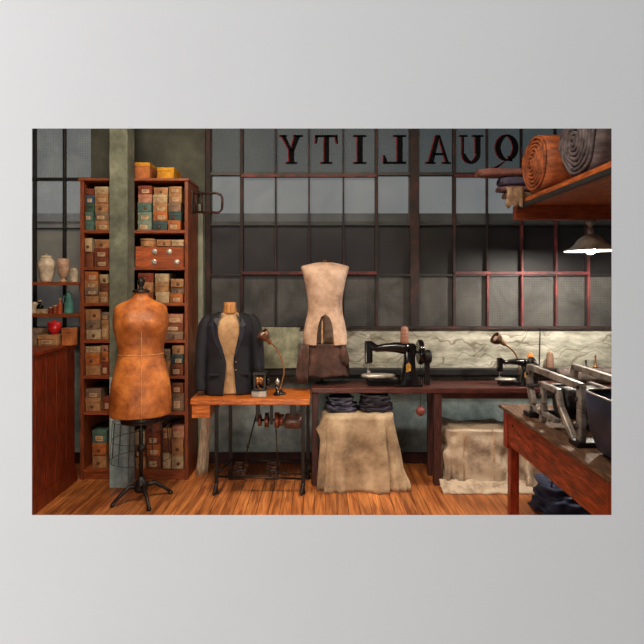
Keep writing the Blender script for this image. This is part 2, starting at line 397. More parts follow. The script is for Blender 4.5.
for ch, x0, x1 in (('Y', 280, 303), ('T', 315, 338.5), ('I', 350, 370), ('L', 383, 407), ('A', 426, 451), ('U', 459, 484), ('Q', 494, 519)):
    D = DB+.066; mb = MB()
    for k, dx, off in ((1, -.011, .0012), (0, 0, 0)):
        mb.cur = k
        for q in LET[ch]:
            mb.prism(q, lambda u, v, t: (PX(x0+(x1-x0)*u, D)+dx, D-.001+off+t, PZ(164, D)+(PZ(135, D)-PZ(164, D))*v), 0, -.001)
    mb.build('painted_letter', [m_let, m_letr], win2)

# the yard outside: a dark building whose flat parapet shows behind the panes
bd = thing('building', 'dark building behind the dusty windows, its flat roofline crossing every window', 'building', (0, 7.6, 0))
DO = 7.2
m_out = M('sooty brick', (44, 38, 38), (20, 19, 22), scale=1.4, rough=.9, c3=(30, 27, 29))
MB().box(-7, 7, DO, DO+.8, -.5, PZ(214, DO)-.12).build('wall', m_out, bd)
MB().box(-7, 7, DO-.08, DO+.9, PZ(214, DO)-.12, PZ(214, DO)).build('parapet', M('parapet stone', (40, 42, 46), (26, 28, 32), scale=4, rough=.9), bd, bevel=.01)

# pillar in front of the bookcase
cD = 4.12; cx0, cx1 = PX(109.5, cD), PX(127.5, cD)
m_col = paint_wall('grey green pillar paint', (132, 138, 124), (72, 78, 70), (100, 106, 94), scale=6)
m_colb = paint_wall('blue grey pillar paint', (186, 214, 222), (110, 134, 142), (150, 176, 184), scale=6)
zc = PZ(377, cD)
mb = MB().box(cx0, cx1, cD, cD+.155, zc, H); mb.cur = 1; mb.box(cx0, cx1, cD, cD+.155, 0, zc)
mb.cur = 2; mb.box(cx0-.012, cx0, cD+.02, cD+.14, 0, zc)
mb.cur = 1; mb.box(cx1-.045, cx1-.038, cD-.006, cD, 0, zc)
S('trim_5', mb, [m_col, m_colb, m_steel_dark])

# ------------------------------------------------------------------ bookcase and its boxes
BD = 4.285; s_ = 500/BD
bk = thing('bookcase', 'tall red-brown wooden bookcase crammed with cardboard boxes behind the pillar', 'bookcase', (PX(134, BD), 4.48, 0))
bx0, bx1 = PX(80, BD), PX(188, BD); bz1 = PZ(181, BD); BB = DB-.06
for x in (bx0, bx1-.03): MB().box(x, x+.03, BD, BB, 0, bz1).build('side_panel', w_case, bk, bevel=.003)
shelf_y = [230, 267, 303, 340, 376, 412, 470]
TH = .026
for y in shelf_y:
    z = PZ(y, BD); MB().box(bx0+.03, bx1-.03, BD+.004, BB-.012, z-TH, z).build('shelf', w_caseh, bk, bevel=.002)
MB().box(bx0-.01, bx1+.01, BD-.012, BB, bz1, bz1+.022).build('top_board', w_caseh, bk, bevel=.003)
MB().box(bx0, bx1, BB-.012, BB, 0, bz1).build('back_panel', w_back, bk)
MB().box(bx0+.03, bx1-.03, BD+.01, BD+.03, .0, PZ(470, BD)-TH).build('kick_board', w_caseh, bk, bevel=.002)
MB().box(cx0+.02, cx0+.05, BD+.006, BB-.012, PZ(470, BD), bz1).build('divider', w_case, bk)

COL = {'tan': ((206, 154, 106), (164, 112, 72)), 'orange': ((214, 128, 66), (168, 88, 42)), 'teal': ((98, 136, 128), (66, 98, 94)),
       'blue': ((70, 108, 138), (46, 76, 106)), 'green': ((70, 100, 84), (46, 70, 58)), 'pink': ((214, 152, 124), (172, 108, 84)),
       'brown': ((150, 84, 54), (104, 54, 34)), 'red-brown': ((156, 70, 44), (108, 42, 28)), 'grey-brown': ((160, 132, 108), (118, 94, 76)),
       'cream': ((222, 198, 158), (178, 148, 112)), 'dark teal': ((66, 96, 98), (44, 66, 70)), 'pale teal': ((144, 164, 148), (106, 128, 114)),
       'yellow': ((244, 178, 34), (214, 132, 16))}
def bm_(c):
    a, b_ = COL[c]; a = tuple(int(v*.92) for v in a); b_ = tuple(int(v*.72) for v in b_); return M(c+' card', a, b_, scale=9, rough=.75, bump=.12)
m_label = M('paper label', (208, 180, 146), (164, 132, 100), scale=20, rough=.8, bump=0)
m_ink = M('printed ink', (104, 70, 52), (70, 46, 36), scale=30, rough=.8, bump=0)
def carton(x0, x1, y0, y1, z0, z1, colour, label, group, lbl=None):
    t = thing('cardboard_box', label, 'box', ((x0+x1)/2, (y0+y1)/2, z0), group)
    h = z1-z0; w_ = x1-x0
    MB().box(x0+.002, x1-.002, y0+.003, y1-.003, z0, z1-.004).build('body', bm_(colour), t, bevel=.003)
    MB().box(x0, x1, y0, y1, z1-min(.4*h, .035), z1).build('lid', bm_(colour), t, bevel=.003)
    if lbl is None: lbl = random.choice(['rect', 'rect', 'spot', 'none'])
    cx_, cz_ = (x0+x1)/2+random.uniform(-.1, .1)*w_, z0+h*.36
    if lbl == 'rect':
        mb = MB().box(cx_-w_*.26, cx_+w_*.26, y0-.0006, y0+.003, cz_-h*.2, cz_+h*.2); lb_ = mb.build('label', m_label, t)
        mb = MB()
        for k in range(2): mb.box(cx_-w_*.18, cx_+w_*random.uniform(.05, .2), y0-.001, y0+.002, cz_+h*(.08-.14*k)-.002, cz_+h*(.08-.14*k)+.002)
        mb.build('print', m_ink, lb_)
    elif lbl == 'spot':
        MB().lathe((cx_, y0-.001, cz_), [(.0, 0), (min(.014, h*.2), 0), (min(.014, h*.2), .004), (0, .004)], 12, 'Y').build('finger_hole', m_ink, t)
    return t
ordn = ['first', 'second', 'third', 'fourth', 'fifth', 'sixth']
shn = ['top', 'second', 'third', 'fourth', 'fifth', 'sixth', 'bottom']
# per shelf: side -> stacks of (x0, x1, [(height px, colour, label kind), ... bottom to top])
ST = {
 0: {'left': [(84, 93.5, [(9.5, 'teal'), (9, 'teal'), (9, 'green'), (9, 'blue'), (6, 'red-brown')]), (94.2, 108.5, [(10, 'tan', 'rect'), (9, 'grey-brown'), (9, 'tan'), (9, 'tan'), (7.5, 'cream', 'rect')])],
     'right': [(137.5, 151.8, [(10, 'pale teal'), (9, 'pale teal'), (9.3, 'teal'), (8.4, 'pink'), (9, 'red-brown')]), (152.6, 167.4, [(10, 'dark teal'), (9, 'orange', 'rect'), (9.4, 'tan', 'rect'), (8.3, 'cream', 'rect'), (7.5, 'tan', 'spot')]),
               (168, 181.2, [(10, 'orange', 'rect'), (9, 'dark teal'), (9.5, 'grey-brown'), (9.5, 'tan', 'rect'), (7, 'tan')])]},
 1: {'left': [(83.6, 92.4, [(15.5, 'brown'), (14, 'cream', 'spot')]), (93.4, 108.6, [(9.5, 'brown', 'rect'), (10, 'red-brown'), (9, 'tan')])],
     'right': [(134.5, 183.5, [(10.6, 'red-brown', 'two'), (10.6, 'red-brown', 'one')])]},
 2: {'left': [(83.5, 98, [(8, 'tan'), (7.5, 'grey-brown'), (7, 'tan', 'rect'), (9.8, 'orange')]), (99.2, 108.4, [(11, 'tan', 'rect'), (9, 'brown'), (9, 'cream')])],
     'right': [(137, 153, [(11, 'brown'), (10, 'tan'), (9.5, 'red-brown')]), (154.3, 168.6, [(11, 'cream'), (9.5, 'tan'), (9.5, 'cream')]), (170, 183.6, [(9.5, 'orange', 'rect'), (6.5, 'grey-brown'), (8.5, 'tan', 'spot')])]},
 3: {'left': [(83.5, 99.5, [(10.5, 'cream', 'spot'), (9.8, 'grey-brown'), (11, 'tan', 'spot')]), (100.5, 108.6, [(20, 'tan'), (8, 'grey-brown')])],
     'right': [(162.5, 183.4, [(8, 'grey-brown'), (9, 'brown', 'rect'), (9, 'pink', 'rect')])]},
 4: {'left': [(84.2, 100, [(10.5, 'tan'), (12.5, 'orange', 'spot'), (7, 'cream', 'rect')]), (101, 108.6, [(14, 'red-brown'), (10, 'orange'), (7, 'pink')])],
     'right': [(160, 170, [(15, 'tan'), (12, 'grey-brown')]), (171, 183.6, [(11.5, 'brown'), (10, 'dark teal', 'rect'), (9.5, 'tan', 'spot')])]},
 5: {'left': [(84.2, 100, [(13, 'tan', 'spot'), (9.5, 'grey-brown', 'rect')]), (101.5, 108.6, [(14, 'red-brown')])],
     'right': [(158, 170, [(12, 'brown'), (14, 'grey-brown')]), (171.4, 183.6, [(18, 'grey-brown', 'rect'), (11, 'brown')])]},
 6: {'left': [(91, 106, [(14, 'tan', 'spot'), (12, 'orange'), (13, 'teal')])],
     'right': [(135, 145, [(12, 'tan'), (13, 'brown'), (14, 'cream')]), (146, 160, [(13, 'brown'), (12, 'orange'), (12, 'red-brown', 'rect'), (11, 'brown')]), (161.5, 170.5, [(16, 'cream'), (14, 'brown'), (11, 'tan')]),
               (171.4, 183.8, [(14, 'cream'), (17, 'tan', 'spot'), (13, 'pink')])]},
}
for si, sides in ST.items():
    for side, stacks in sides.items():
        for ki, (x0, x1, items) in enumerate(stacks):
            z = PZ(shelf_y[si], BD)
            yf = BD+.016+random.uniform(0, .02); mxh = 0
            for bi, it in enumerate(items):
                h = it[0]/s_*.985; colour = it[1]; lk = it[2] if len(it) > 2 else None
                jx = random.uniform(-.004, .004); yy = yf+random.uniform(-.008, .012)
                X0, X1 = PX(x0, BD+.02)+.002+jx, PX(x1, BD+.02)-.002+jx
                if side == 'left' and x1 > 105: X1 = min(X1, cx0+.018)
                if side == 'right' and x0 < 136: X0 = max(X0, cx0+.055)
                if x0 < 85: X0 = max(X0, bx0+.032)
                if x1 > 183: X1 = min(X1, bx1-.032)
                pos = 'bottom' if bi == 0 else ('top' if bi == len(items)-1 else ordn[bi]+' from bottom')
                if len(items) == 1: pos = 'single'
                sname = ('leftmost' if side == 'left' else 'leftmost') if ki == 0 else ordn[ki]
                label = f"{colour} box, {pos} in {sname} stack {side} of pillar, {shn[si]} bookcase shelf"
                if lk in ('one', 'two'):
                    t = thing('wooden_tray', f"wide red-brown wooden tray, {pos} of two right of pillar, second bookcase shelf", 'tray', ((X0+X1)/2, yy+.12, z), 'wide wooden trays in the bookcase')
                    ty_ = MB().box(X0, X1, yy, yy+.26, z, z+h).build('tray_body', wood('tray wood', (190, 98, 54), (120, 56, 30), (154, 76, 40), st=(1, 8, 8)), t, bevel=.003)
                    for q in ((153, 170) if lk == 'two' else (153, 168)):
                        MB().lathe((PX(q+(6 if lk == 'two' and q == 170 else 0), BD), yy-.001, z+h*.5), [(0, -.004), (.012, -.006), (.024, -.002), (.026, .002), (0, .002)], 14, 'Y').build('handle', m_silver, ty_)
                else:
                    if si == 6 and side == 'left' and colour == 'teal': pass
                    carton(X0, X1, yy, yy+random.uniform(.2, .26), z, z+h, colour, label, 'boxes crammed in the bookcase', lk)
                z += h
# on top of the trays
z = PZ(267, BD)+21.2/s_*.985+.0005
t = thing('hat_box', 'oval tan hat box lying on the wide wooden trays beside the pillar', 'box', (PX(144, BD), BD+.12, z))
for nm, a, c, r in (('body', 0, .055, .074), ('lid', .05, .068, .078)):
    mb = MB(); mb.smooth = True
    mb.rings([[(PX(145, BD)+r*math.cos(k*PI/16), BD+.125+r*1.35*math.sin(k*PI/16), z+h) for k in range(32)] for h in (a, c)])
    mb.build(nm, bm_('tan'), t, bevel=.002)
carton(PX(156, BD), PX(170, BD), BD+.02, BD+.2, z, z+.058, 'tan', 'flat tan box on the wide trays between oval box and white box', 'boxes crammed in the bookcase', 'spot')
carton(PX(170.6, BD), PX(183.2, BD), BD+.02, BD+.2, z, z+.056, 'cream', 'flat cream box at the right end on the wide wooden trays', 'boxes crammed in the bookcase', 'rect')
# on top of the bookcase
zt = bz1+.0225
def topbox(x0, x1, yt, label, cols):
    t = thing('storage_box', label, 'box', ((PX(x0, 4.4)+PX(x1, 4.4))/2, 4.45, zt))
    MB().box(PX(x0, 4.35), PX(x1, 4.35), 4.34, 4.58, zt, PZ(yt, 4.35)).build('body', bm_(cols[0]), t, bevel=.006)
    MB().box(PX(x0, 4.35)-.003, PX(x1, 4.35)+.003, 4.336, 4.584, PZ(yt, 4.35)-.03, PZ(yt, 4.35)+.004).build('lid', bm_(cols[1]), t, bevel=.006)
topbox(134, 150, 163, 'tall orange box on top of the bookcase next to the pillar', ('orange', 'yellow'))
topbox(157.5, 174, 168, 'low bright yellow box on top of the bookcase', ('yellow', 'yellow'))

# steel bracket beside the bookcase top
t = thing('wall_bracket', 'rusty steel loop bracket sticking out beside the bookcase top', 'bracket', P(197, 202, 4.6))
mb = MB(); D = 4.42
loop = [P(189, 194, D), P(216, 193, D), P(221, 195, D), P(222.5, 199, D), P(222, 209, D), P(219, 212.5, D), P(189, 212, D)]
mb.tube(loop, .011, 8); mb.build('loop', m_ironb, t)
mb = MB(); mb.tube([P(202, 193.5, D), P(202, 212.3, D)], .009, 8); mb.tube([P(196, 193.5, D), P(196, 212, D)], .009, 8); mb.build('upright', m_ironb, t)
MB().bar((bx1+.002, D, PZ(212, D)-.01), (bx1+.002, D, PZ(191, D)), .02, .05).build('mounting_plate', m_ironb, t)
mb = MB(); mb.tube([P(189, 203, D), P(199, 203, 4.69)], .009, 8); mb.build('stay', m_ironb, t)

# ------------------------------------------------------------------ left corner: counter, wall shelves, jars
ct = thing('counter', 'dark red-brown panelled wooden counter at the left edge', 'counter', (-2.5, 3.2, 0))
cX = -2.07
MB().box(XL+.01, cX-.015, 2.0, 4.27, 0, 1.15).build('body', w_counter, ct, bevel=.004)
MB().box(XL+.01, cX+.012, 1.98, 4.272, 1.15, 1.18).build('worktop', w_counter, ct, bevel=.006)
mb = MB()
for k in range(15): mb.box(cX-.015, cX-.002, 2.0+k*.15, 2.0+k*.15+.142, .12, 1.15)
mb.build('face_boards', w_counter, ct, bevel=.003)
MB().box(cX-.015, cX+.005, 2.0, 4.27, 0, .12).build('plinth', w_counter, ct, bevel=.003)
for y, lab in ((282, 'upper wooden wall shelf with pale jars left of the bookcase'), (314, 'lower wooden wall shelf with bottles left of the bookcase')):
    z = PZ(y, 4.36)
    t = thing('wall_shelf', lab, 'shelf', (-2.5, 4.5, z-.028))
    MB().box(XL+.005, bx0-.004, 4.36, 4.62, z-.028, z).build('board', w_caseh, t, bevel=.002)
    for x in (-2.9, -2.09): MB().box(x-.02, x+.02, 4.4, 4.62, z-.09, z-.028).build('bracket', w_case, t, bevel=.002)
z1, z2 = PZ(282, 4.36), PZ(314, 4.36); zcnt = 1.18
m_cer = M('crackled grey pottery', (232, 220, 202), (164, 150, 134), scale=14, rough=.4, c3=(204, 190, 170))
def jar(name, x, D, z, r, h, prof, mat, label, cat_, lid=None):
    t = thing(name, label, cat_, (PX(x, D), D, z))
    MB().lathe((PX(x, D), D, z), [(a*r, b_*h) for a, b_ in prof], 28).build('body', mat, t)
    if lid: MB().lathe((PX(x, D), D, z), [(a*r, b_*h) for a, b_ in lid[0]], 24).build(lid[2], lid[1], t)
    return t
sp = lambda pts: cat(pts, 5)
jar('ginger_jar', 46.5, 4.45, z1, .073, .235, sp([(.55, 0), (.7, .1), (.95, .5), (1, .68), (.8, .85), (.55, .92)]), m_cer, 'large pale shouldered pottery jar with lid on upper wall shelf', 'jar', (sp([(.62, .91), (.64, .95), (.5, 1), (.1, 1.02), (.12, 1.06), (0, 1.07)]), m_cer, 'lid'))
jar('footed_vase', 63.5, 4.45, z1, .053, .205, sp([(.5, 0), (.55, .06), (.3, .14), (.6, .26), (.92, .5), (1, .8), (.96, 1), (.9, .98)]), M('pinkish pearly glaze', (226, 192, 166), (160, 128, 110), scale=10, rough=.25), 'slender footed pale pink vase beside the large jar', 'vase')
jar('preserve_jar', 74.2, 4.45, z1, .036, .125, sp([(.9, 0), (1, .05), (1, .8), (.8, .9), (.8, 1)]), m_cer, 'small plain grey jar at the right end of upper wall shelf', 'jar')
m_cork = M('cork', (206, 170, 130), (160, 120, 84), scale=30)
bot = sp([(.9, 0), (1, .04), (1, .55), (.85, .66), (.4, .76), (.36, .98)])
cap = [(.42, .95), (.46, .96), (.46, 1.06), (0, 1.07)]
jar('dark_bottle', 40, 4.45, z2, .028, .11, bot, m_enamel, 'small dark bottle with pale stopper on lower wall shelf', 'bottle', (cap, m_cork, 'stopper'))
jar('pale_jar', 34, 4.5, z2, .03, .1, sp([(.9, 0), (1, .1), (1, .8), (.7, 1)]), m_cer, 'pale jar at the left end of lower wall shelf', 'jar')
jar('orange_bottle', 60, 4.45, z2, .019, .125, bot, M('orange glaze', (206, 104, 62), (150, 62, 36), scale=20, rough=.3), 'slim orange bottle left of the teal jug', 'bottle', (cap, m_cork, 'stopper'))
jg = jar('teal_jug', 69, 4.45, z2, .042, .175, sp([(.95, 0), (1, .05), (.9, .4), (.62, .75), (.5, .9), (.56, 1)]), M('teal enamel', (104, 168, 160), (60, 112, 110), scale=12, rough=.28), 'tapering teal enamel jug on lower wall shelf', 'jug', (sp([(.54, .97), (.5, 1.02), (.2, 1.06), (.1, 1.12), (0, 1.12)]), M('teal enamel', (0, 0, 0)), 'lid'))
bX = PX(69, 4.45)
MB().tube([(bX-.022, 4.45, z2+.15), (bX-.045, 4.45, z2+.155), (bX-.05, 4.45, z2+.11), (bX-.034, 4.45, z2+.07)], .004, 8).build('handle', MATS['teal enamel'], jg)
t = carton(PX(37, 4.4), PX(47.5, 4.4), 4.372, 4.42, z2, z2+.042, 'cream', 'small off-white carton in front of the dark bottle', 'small things on the wall shelf', 'rect'); t.name = 'small_carton'
for x, r, h, c, lab in ((50.5, .02, .055, (132, 44, 40), 'stubby dark red pot beside the off-white carton'), (55, .018, .075, (160, 76, 44), 'little rust-brown pot between red pot and orange bottle')):
    jar('paint_pot', x, 4.45, z2, r, h, sp([(.9, 0), (1, .1), (1, .8), (.85, .88)]), M('pot %d' % x, c, rough=.4), lab, 'pot', ([(.9, .86), (1.02, .87), (1.02, 1), (0, 1.01)], m_cork, 'lid'))
# on the counter
D = 4.12
t = carton(PX(28, D), PX(43, D), 4.02, 4.2, zcnt, zcnt+.13, 'grey-brown', 'grey-brown box at the left end of the counter', None, 'none')
t2 = carton(PX(44.5, D), PX(63, D), 4.02, 4.2, zcnt, zcnt+.085, 'tan', 'flat tan box under the red bowl on the counter', None, 'rect')
t3 = carton(PX(66, D), PX(76.5, D), 4.04, 4.14, zcnt, zcnt+.14, 'orange', 'upright orange box at the right end of the counter', None, 'none')
jar('red_bowl', 54.5, 4.11, zcnt+.0855, .052, .1, sp([(.5, 0), (.55, .06), (.9, .35), (1, .7), (.95, .98), (.88, .9)]), M('glossy red glaze', (206, 36, 40), (150, 18, 24), scale=8, rough=.18, bump=.03), 'glossy red bowl on a flat tan box on the counter', 'bowl', ([(.9, .88), (.7, 1.0), (.2, 1.08), (.14, 1.16), (0, 1.17)], M('glossy red glaze', (0, 0, 0)), 'lid'))

# ------------------------------------------------------------------ body forms
def torso(mb, cx, cy, rows, s, bust=None, n=48, pw=2.3, cap=True):
    mb.smooth = True; out = []
    for z, hw, hd, oy in cat(rows, 5):
        row = []
        for k in range(n):
            a = 2*PI*k/n; ca, sa = math.cos(a), math.sin(a)
            x = hw*math.copysign(abs(ca)**(2/pw), ca); y = hd*math.copysign(abs(sa)**(2/pw), sa)
            if bust and sa < 0:
                zb, sz, xb, sx, A = bust
                y -= A*math.exp(-((z-zb)/sz)**2)*(math.exp(-((x-xb)/sx)**2)+math.exp(-((x+xb)/sx)**2))
            row.append((cx+x, cy+oy+y, z))
        out.append(row)
    mb.rings(out, cap, cap); mb.smooth = False
D = 3.88; s = 500/D; fx, fy = PX(141, D), D
df = thing('dress_form', 'tan canvas female dress form on a black iron stand before the bookcase', 'dress form', (fx, fy, 0))
m_canvas = M('stained tan canvas', (214, 132, 62), (118, 60, 24), scale=6, rough=.5, c3=(176, 100, 44), bump=.12, fine=120)
f = lambda y, xl, xr, d, oy=0: (PZ(y, D), (xr-xl)/2/s, d, oy)
mb = MB()
torso(mb, fx, fy, [(PZ(418.5, D-.13), .222, .168, 0), f(405, 111.5, 170.5, .175), f(385, 112.5, 169, .17), f(368, 115.5, 165, .145), f(353, 118.5, 161.5, .12), f(340, 117, 163.5, .128, -.005), f(325, 114, 166.5, .14, -.01), f(312, 114.5, 165.5, .13, 0), f(306.5, 115.5, 164, .105, .01), f(303, 121, 159, .088, .015), f(299.5, 129, 152, .068, .02), f(296, 133, 148.5, .058, .02), f(291.5, 134.5, 147.5, .055, .015)], s, (PZ(322, D), .07, .085, .07, .045), pw=2.25)
tor = mb.build('torso', m_canvas, df)
mb = MB(); mb.smooth = True
def sidepts(rows, zz):
    pass
# centre seam and waist tape laid on the canvas
m_tape = M('pale seam tape', (220, 170, 104), (176, 120, 66), scale=30, rough=.6, bump=0)
dg = [(415, .172), (405, .177), (385, .172), (368, .147), (353, .122), (340, .135), (328, .158), (318, .155), (310, .138), (302, .094), (296, .045)]
mb = MB(); mb.tube([(fx+.002, fy-d*.998-.0006, PZ(y, D)) for y, d in dg], .0028, 6); mb.build('centre_seam', m_tape, tor)
mb = MB(); mb.tube([(fx+(.168)*math.copysign(abs(math.cos(k*PI/24))**.87, math.cos(k*PI/24)), fy+.121*math.copysign(abs(math.sin(k*PI/24))**.87, math.sin(k*PI/24)), PZ(353.5, D)) for k in range(49)], .003, 6); mb.build('waist_tape', m_tape, tor)
mb = MB().lathe((fx, fy+.015, PZ(292.5, D)), [(.0, 0), (.064, 0), (.066, .008), (.06, .02), (.02, .028), (.014, .045), (.024, .06), (.03, .08), (.024, .1), (.008, .115), (0, .118)], 28); mb.build('neck_cap', m_iron, df)
mb = MB().lathe((fx, fy, 0), [(0, PZ(421, D)), (.15, PZ(421, D)), (.15, PZ(413, D)), (0, PZ(413, D))], 24); mb.build('base_disc', m_iron, df)
mb = MB().lathe((fx, fy, 0), [(0, .1), (.016, .1), (.016, .55), (.012, .56), (.012, 1.2), (0, 1.2)], 14)
mb.lathe((fx, fy, 0), [(0, .38), (.026, .38), (.03, .4), (.026, .43), (0, .43)], 14); mb.build('pole', m_iron, df)
mb = MB().lathe((fx, fy, 0), [(0, .07), (.045, .07), (.055, .1), (.04, .15), (.022, .19), (0, .19)], 20); mb.build('hub', m_iron, df)
ROT = math.atan2(-fx, fy); df.rotation_euler.z = ROT
for fxp, fyp, fd in ((112.5, 506, 3.76), (149, 510, 3.70), (170.5, 494, 4.0)):
    q = Vector((PX(fxp, fd), fd, 0)); c = Vector((fx, fy, 0)); dv = Matrix.Rotation(-ROT, 3, 'Z') @ (q-c); q = c+dv
    mb = MB().tube([c+dv*.12+Vector((0, 0, .115)), c+dv*.45+Vector((0, 0, .118)), c+dv*.8+Vector((0, 0, .06)), c+dv*.97+Vector((0, 0, .025)), c+dv*1.03+Vector((0, 0, .012))], [.018, .017, .013, .012, .009], 10)
    mb.lathe((q.x, q.y, 0), [(0, 0), (.014, 0), (.018, .012), (.014, .026), (0, .03)], 12)
    mb.build('leg', m_iron, df)
mb = MB(); cr = [(PZ(419, D), .205, .17), (PZ(438, D), .215, .185), (PZ(458, D), .225, .195)]
for zz, a, b_ in cr: mb.tube([(fx+a*math.cos(k*PI/16), fy+b_*math.sin(k*PI/16), zz) for k in range(33)], .0022, 5)
for k in range(16):
    g = k*PI/8; mb.tube([(fx+a*math.cos(g), fy+b_*math.sin(g), zz) for zz, a, b_ in cr], .002, 5)
for g in (0, PI/2, PI, 1.5*PI): mb.tube([(fx, fy, cr[0][0]), (fx+.205*math.cos(g), fy+.17*math.sin(g), cr[0][0])], .0025, 5)
mb.build('skirt_cage', m_iron, df)

# pale half torso with an arch, on its stand on the bench
D = 4.33; s = 500/D; hx, hy_ = PX(325, D), D
hf = thing('torso_form', 'pale mottled torso shell with an arch cut at the hips, before the window', 'dress form', (hx, hy_, .817))
m_papier = M('mottled papier mache', (226, 196, 174), (150, 116, 98), scale=6, rough=.6, c3=(196, 164, 142), bump=.2)
out = cat([(262.5, 8, .03), (264, 15, .045), (266.5, 23.5, .07), (271, 23.2, .09), (280, 20.8, .1), (290, 18.8, .1), (302, 17.2, .095), (314, 18, .1), (326, 20.6, .115), (336, 22, .12), (344, 22.4, .12)], 5)
def arch(y): return 0 if y < 315 else 8.6*math.sqrt(max(0, 1-((345-max(y, 0))/30.5)**2))**.8 if y < 345 else 9
mb = MB(); mb.smooth = True; nb = 22
rowsF, rowsB = [], []
for y, hw, hd in out:
    zz = PZ(y, D); W = hw/s; yo = -.0
    bl = .02*math.exp(-((y-283)/12)**2)
    ar = arch(y)/s
    L_, R2, Bk = [], [], []
    for k in range(nb+1):
        u = k/nb; x = ar+(W-ar)*math.sin(u*PI/2)
        yy = -hd*math.sqrt(max(0, 1-(x/W)**2.3))-bl*math.exp(-((x-.07)/.05)**2)
        R2.append((hx+x, hy_+yy, zz)); L_.append((hx-x-.002 if False else hx-x, hy_+yy, zz))
        Bk.append((hx+W*math.cos(PI*k/nb), hy_+hd*.55*math.sin(PI*k/nb), zz))
    rowsF.append((L_, R2)); rowsB.append(Bk)
fr = MB(); fr.smooth = True
# left and right halves share the centre line above the arch
allr = [list(reversed(l))+r[1:] if arch(out[i][0]) == 0 else None for i, (l, r) in enumerate(rowsF)]
top = [r for r in allr if r]; k0 = len(top)
fr.grid([[*p] for p in top])
low = rowsF[k0-1:]
fr.grid([l for l, r in low]); fr.grid([r for l, r in low], flip=True)
fr.grid(rowsB)
so = fr.build('shell', m_papier, hf, solid=.006)
import bmesh
bm = bmesh.new(); bm.from_mesh(so.data); bmesh.ops.remove_doubles(bm, verts=bm.verts, dist=.0004); bmesh.ops.recalc_face_normals(bm, faces=bm.faces); bm.to_mesh(so.data); bm.free()
mb = MB(); mb.tube([(hx+.012*math.cos(a_*PI/8), hy_-.02, PZ(262.5, D)+.012*math.sin(a_*PI/8)+.006) for a_ in range(17)], .003, 6); mb.build('hook_ring', m_brass, hf)
mb = MB().lathe((hx-.025, hy_, .817), [(0, 0), (.06, 0), (.06, .008), (.02, .02), (.01, .03), (.01, .9), (0, .9)], 20); mb.build('stand', m_iron, hf)
mb = MB().bar((hx-.025, hy_-.06, PZ(345, D)), (hx-.025, hy_-.06, PZ(319, D)), .014, .01); mb.box(hx-.03, hx-.02, hy_-.065, hy_, PZ(320, D), PZ(318, D)); mb.build('spine_stick', m_cork, hf)

# skirt hanging below it
m_skirt = M('dark brown wool', (104, 72, 64), (50, 34, 32), scale=7, rough=.85, c3=(76, 52, 46), fine=90)
sk = thing('skirt', 'dark brown pleated skirt hanging below the pale torso shell', 'skirt', (hx, hy_, PZ(388, D)))
mb = MB(); mb.smooth = True; rws = []
for i in range(14):
    t_ = i/13; y = 342.5+32.5*t_; hw = 20.5+5*t_**.7; n = 72
    rws.append([(hx-.006*t_+(hw/s+.006*t_*math.sin(9*a))*math.cos(a), hy_+(.10+.012*t_)*(1+.09*t_*math.sin(11*a+1))*math.sin(a)*.98, PZ(y, D)+.006*math.sin(5*a)*t_) for a in [2*PI*k/n for k in range(n)]])
mb.grid(rws, True); mb.build('cloth', m_skirt, sk, solid=.004)
mb = MB(); mb.smooth = True
mb.grid([[(PX(xa+(xb-xa)*k/6, D-.11), D-.112-.012*math.sin(k*1.4+i), PZ(y, D-.11)) for k in range(7)] for i, (y, xa, xb) in enumerate([(345, 301.5, 309), (355, 299, 309), (365, 297, 308.5), (375, 296, 308), (383, 297, 307.5)])])
mb.build('tie_end', m_skirt, sk, solid=.005)
mb = MB(); mb.smooth = True
mb.grid([[(PX(xa+(xb-xa)*k/5, D-.06), D-.07-.01*math.sin(k*1.2+i), PZ(y, D-.06)) for k in range(6)] for i, (y, xa, xb) in enumerate([(345, 342, 345.5), (353, 341, 348), (360, 341, 349.5), (365, 343, 348)])])
mb.build('tie_end', m_skirt, sk, solid=.005)

# ------------------------------------------------------------------ sewing table with treadle and transmission
TD0, TD1, TZ = 3.95, 4.36, .77
tx0, tx1 = PX(190, TD0), PX(310, TD0)
tb = thing('sewing_table', 'honey-coloured wooden sewing table on black iron treadle legs', 'table', ((tx0+tx1)/2, 4.15, 0))
MB().box(tx0, tx1, TD0, TD1, TZ-.05, TZ).build('tabletop', w_table, tb, bevel=.008)
dr = MB().box(tx0+.01, PX(209.5, TD0), TD0+.01, TD0+.3, TZ-.155, TZ-.05).build('drawer', w_table, tb, bevel=.005)
lx0, lx1 = PX(216.5, 4.0), PX(303, 4.0)
for x, fr_ in ((lx0, True), (lx1, True), (PX(230.5, 4.3), False), (PX(308, 4.3), False)):
    y = 4.0 if fr_ else 4.3
    mb = MB().box(x-.014, x+.014, y-.012, y+.012, .06, TZ-.05)
    mb.box(x-.02, x+.02, y-.02, y+.02, TZ-.08, TZ-.05)
    mb.tube([(x, y, .08), (x-.008, y-(.03 if fr_ else -.0), .03), (x-.016, y-(.05 if fr_ else 0), .012)], [.016, .015, .012], 8)
    mb.lathe((x, y, 0), [(0, 0), (.018, 0), (.02, .015), (.012, .06), (0, .07)], 12)
    mb.build('leg', m_iron, tb, bevel=.003)
mb = MB(); mb.tube([(lx0, 4.0, .14), (lx1, 4.0, .12)], .009, 8); mb.tube([(PX(230.5, 4.3), 4.3, .16), (PX(308, 4.3), 4.3, .16)], .011, 8)
mb.tube([(lx0, 4.0, .16), (PX(230.5, 4.3), 4.3, .16)], .01, 8); mb.tube([(lx1, 4.0, .14), (PX(308, 4.3), 4.3, .16)], .01, 8); mb.build('stretcher', m_iron, tb)
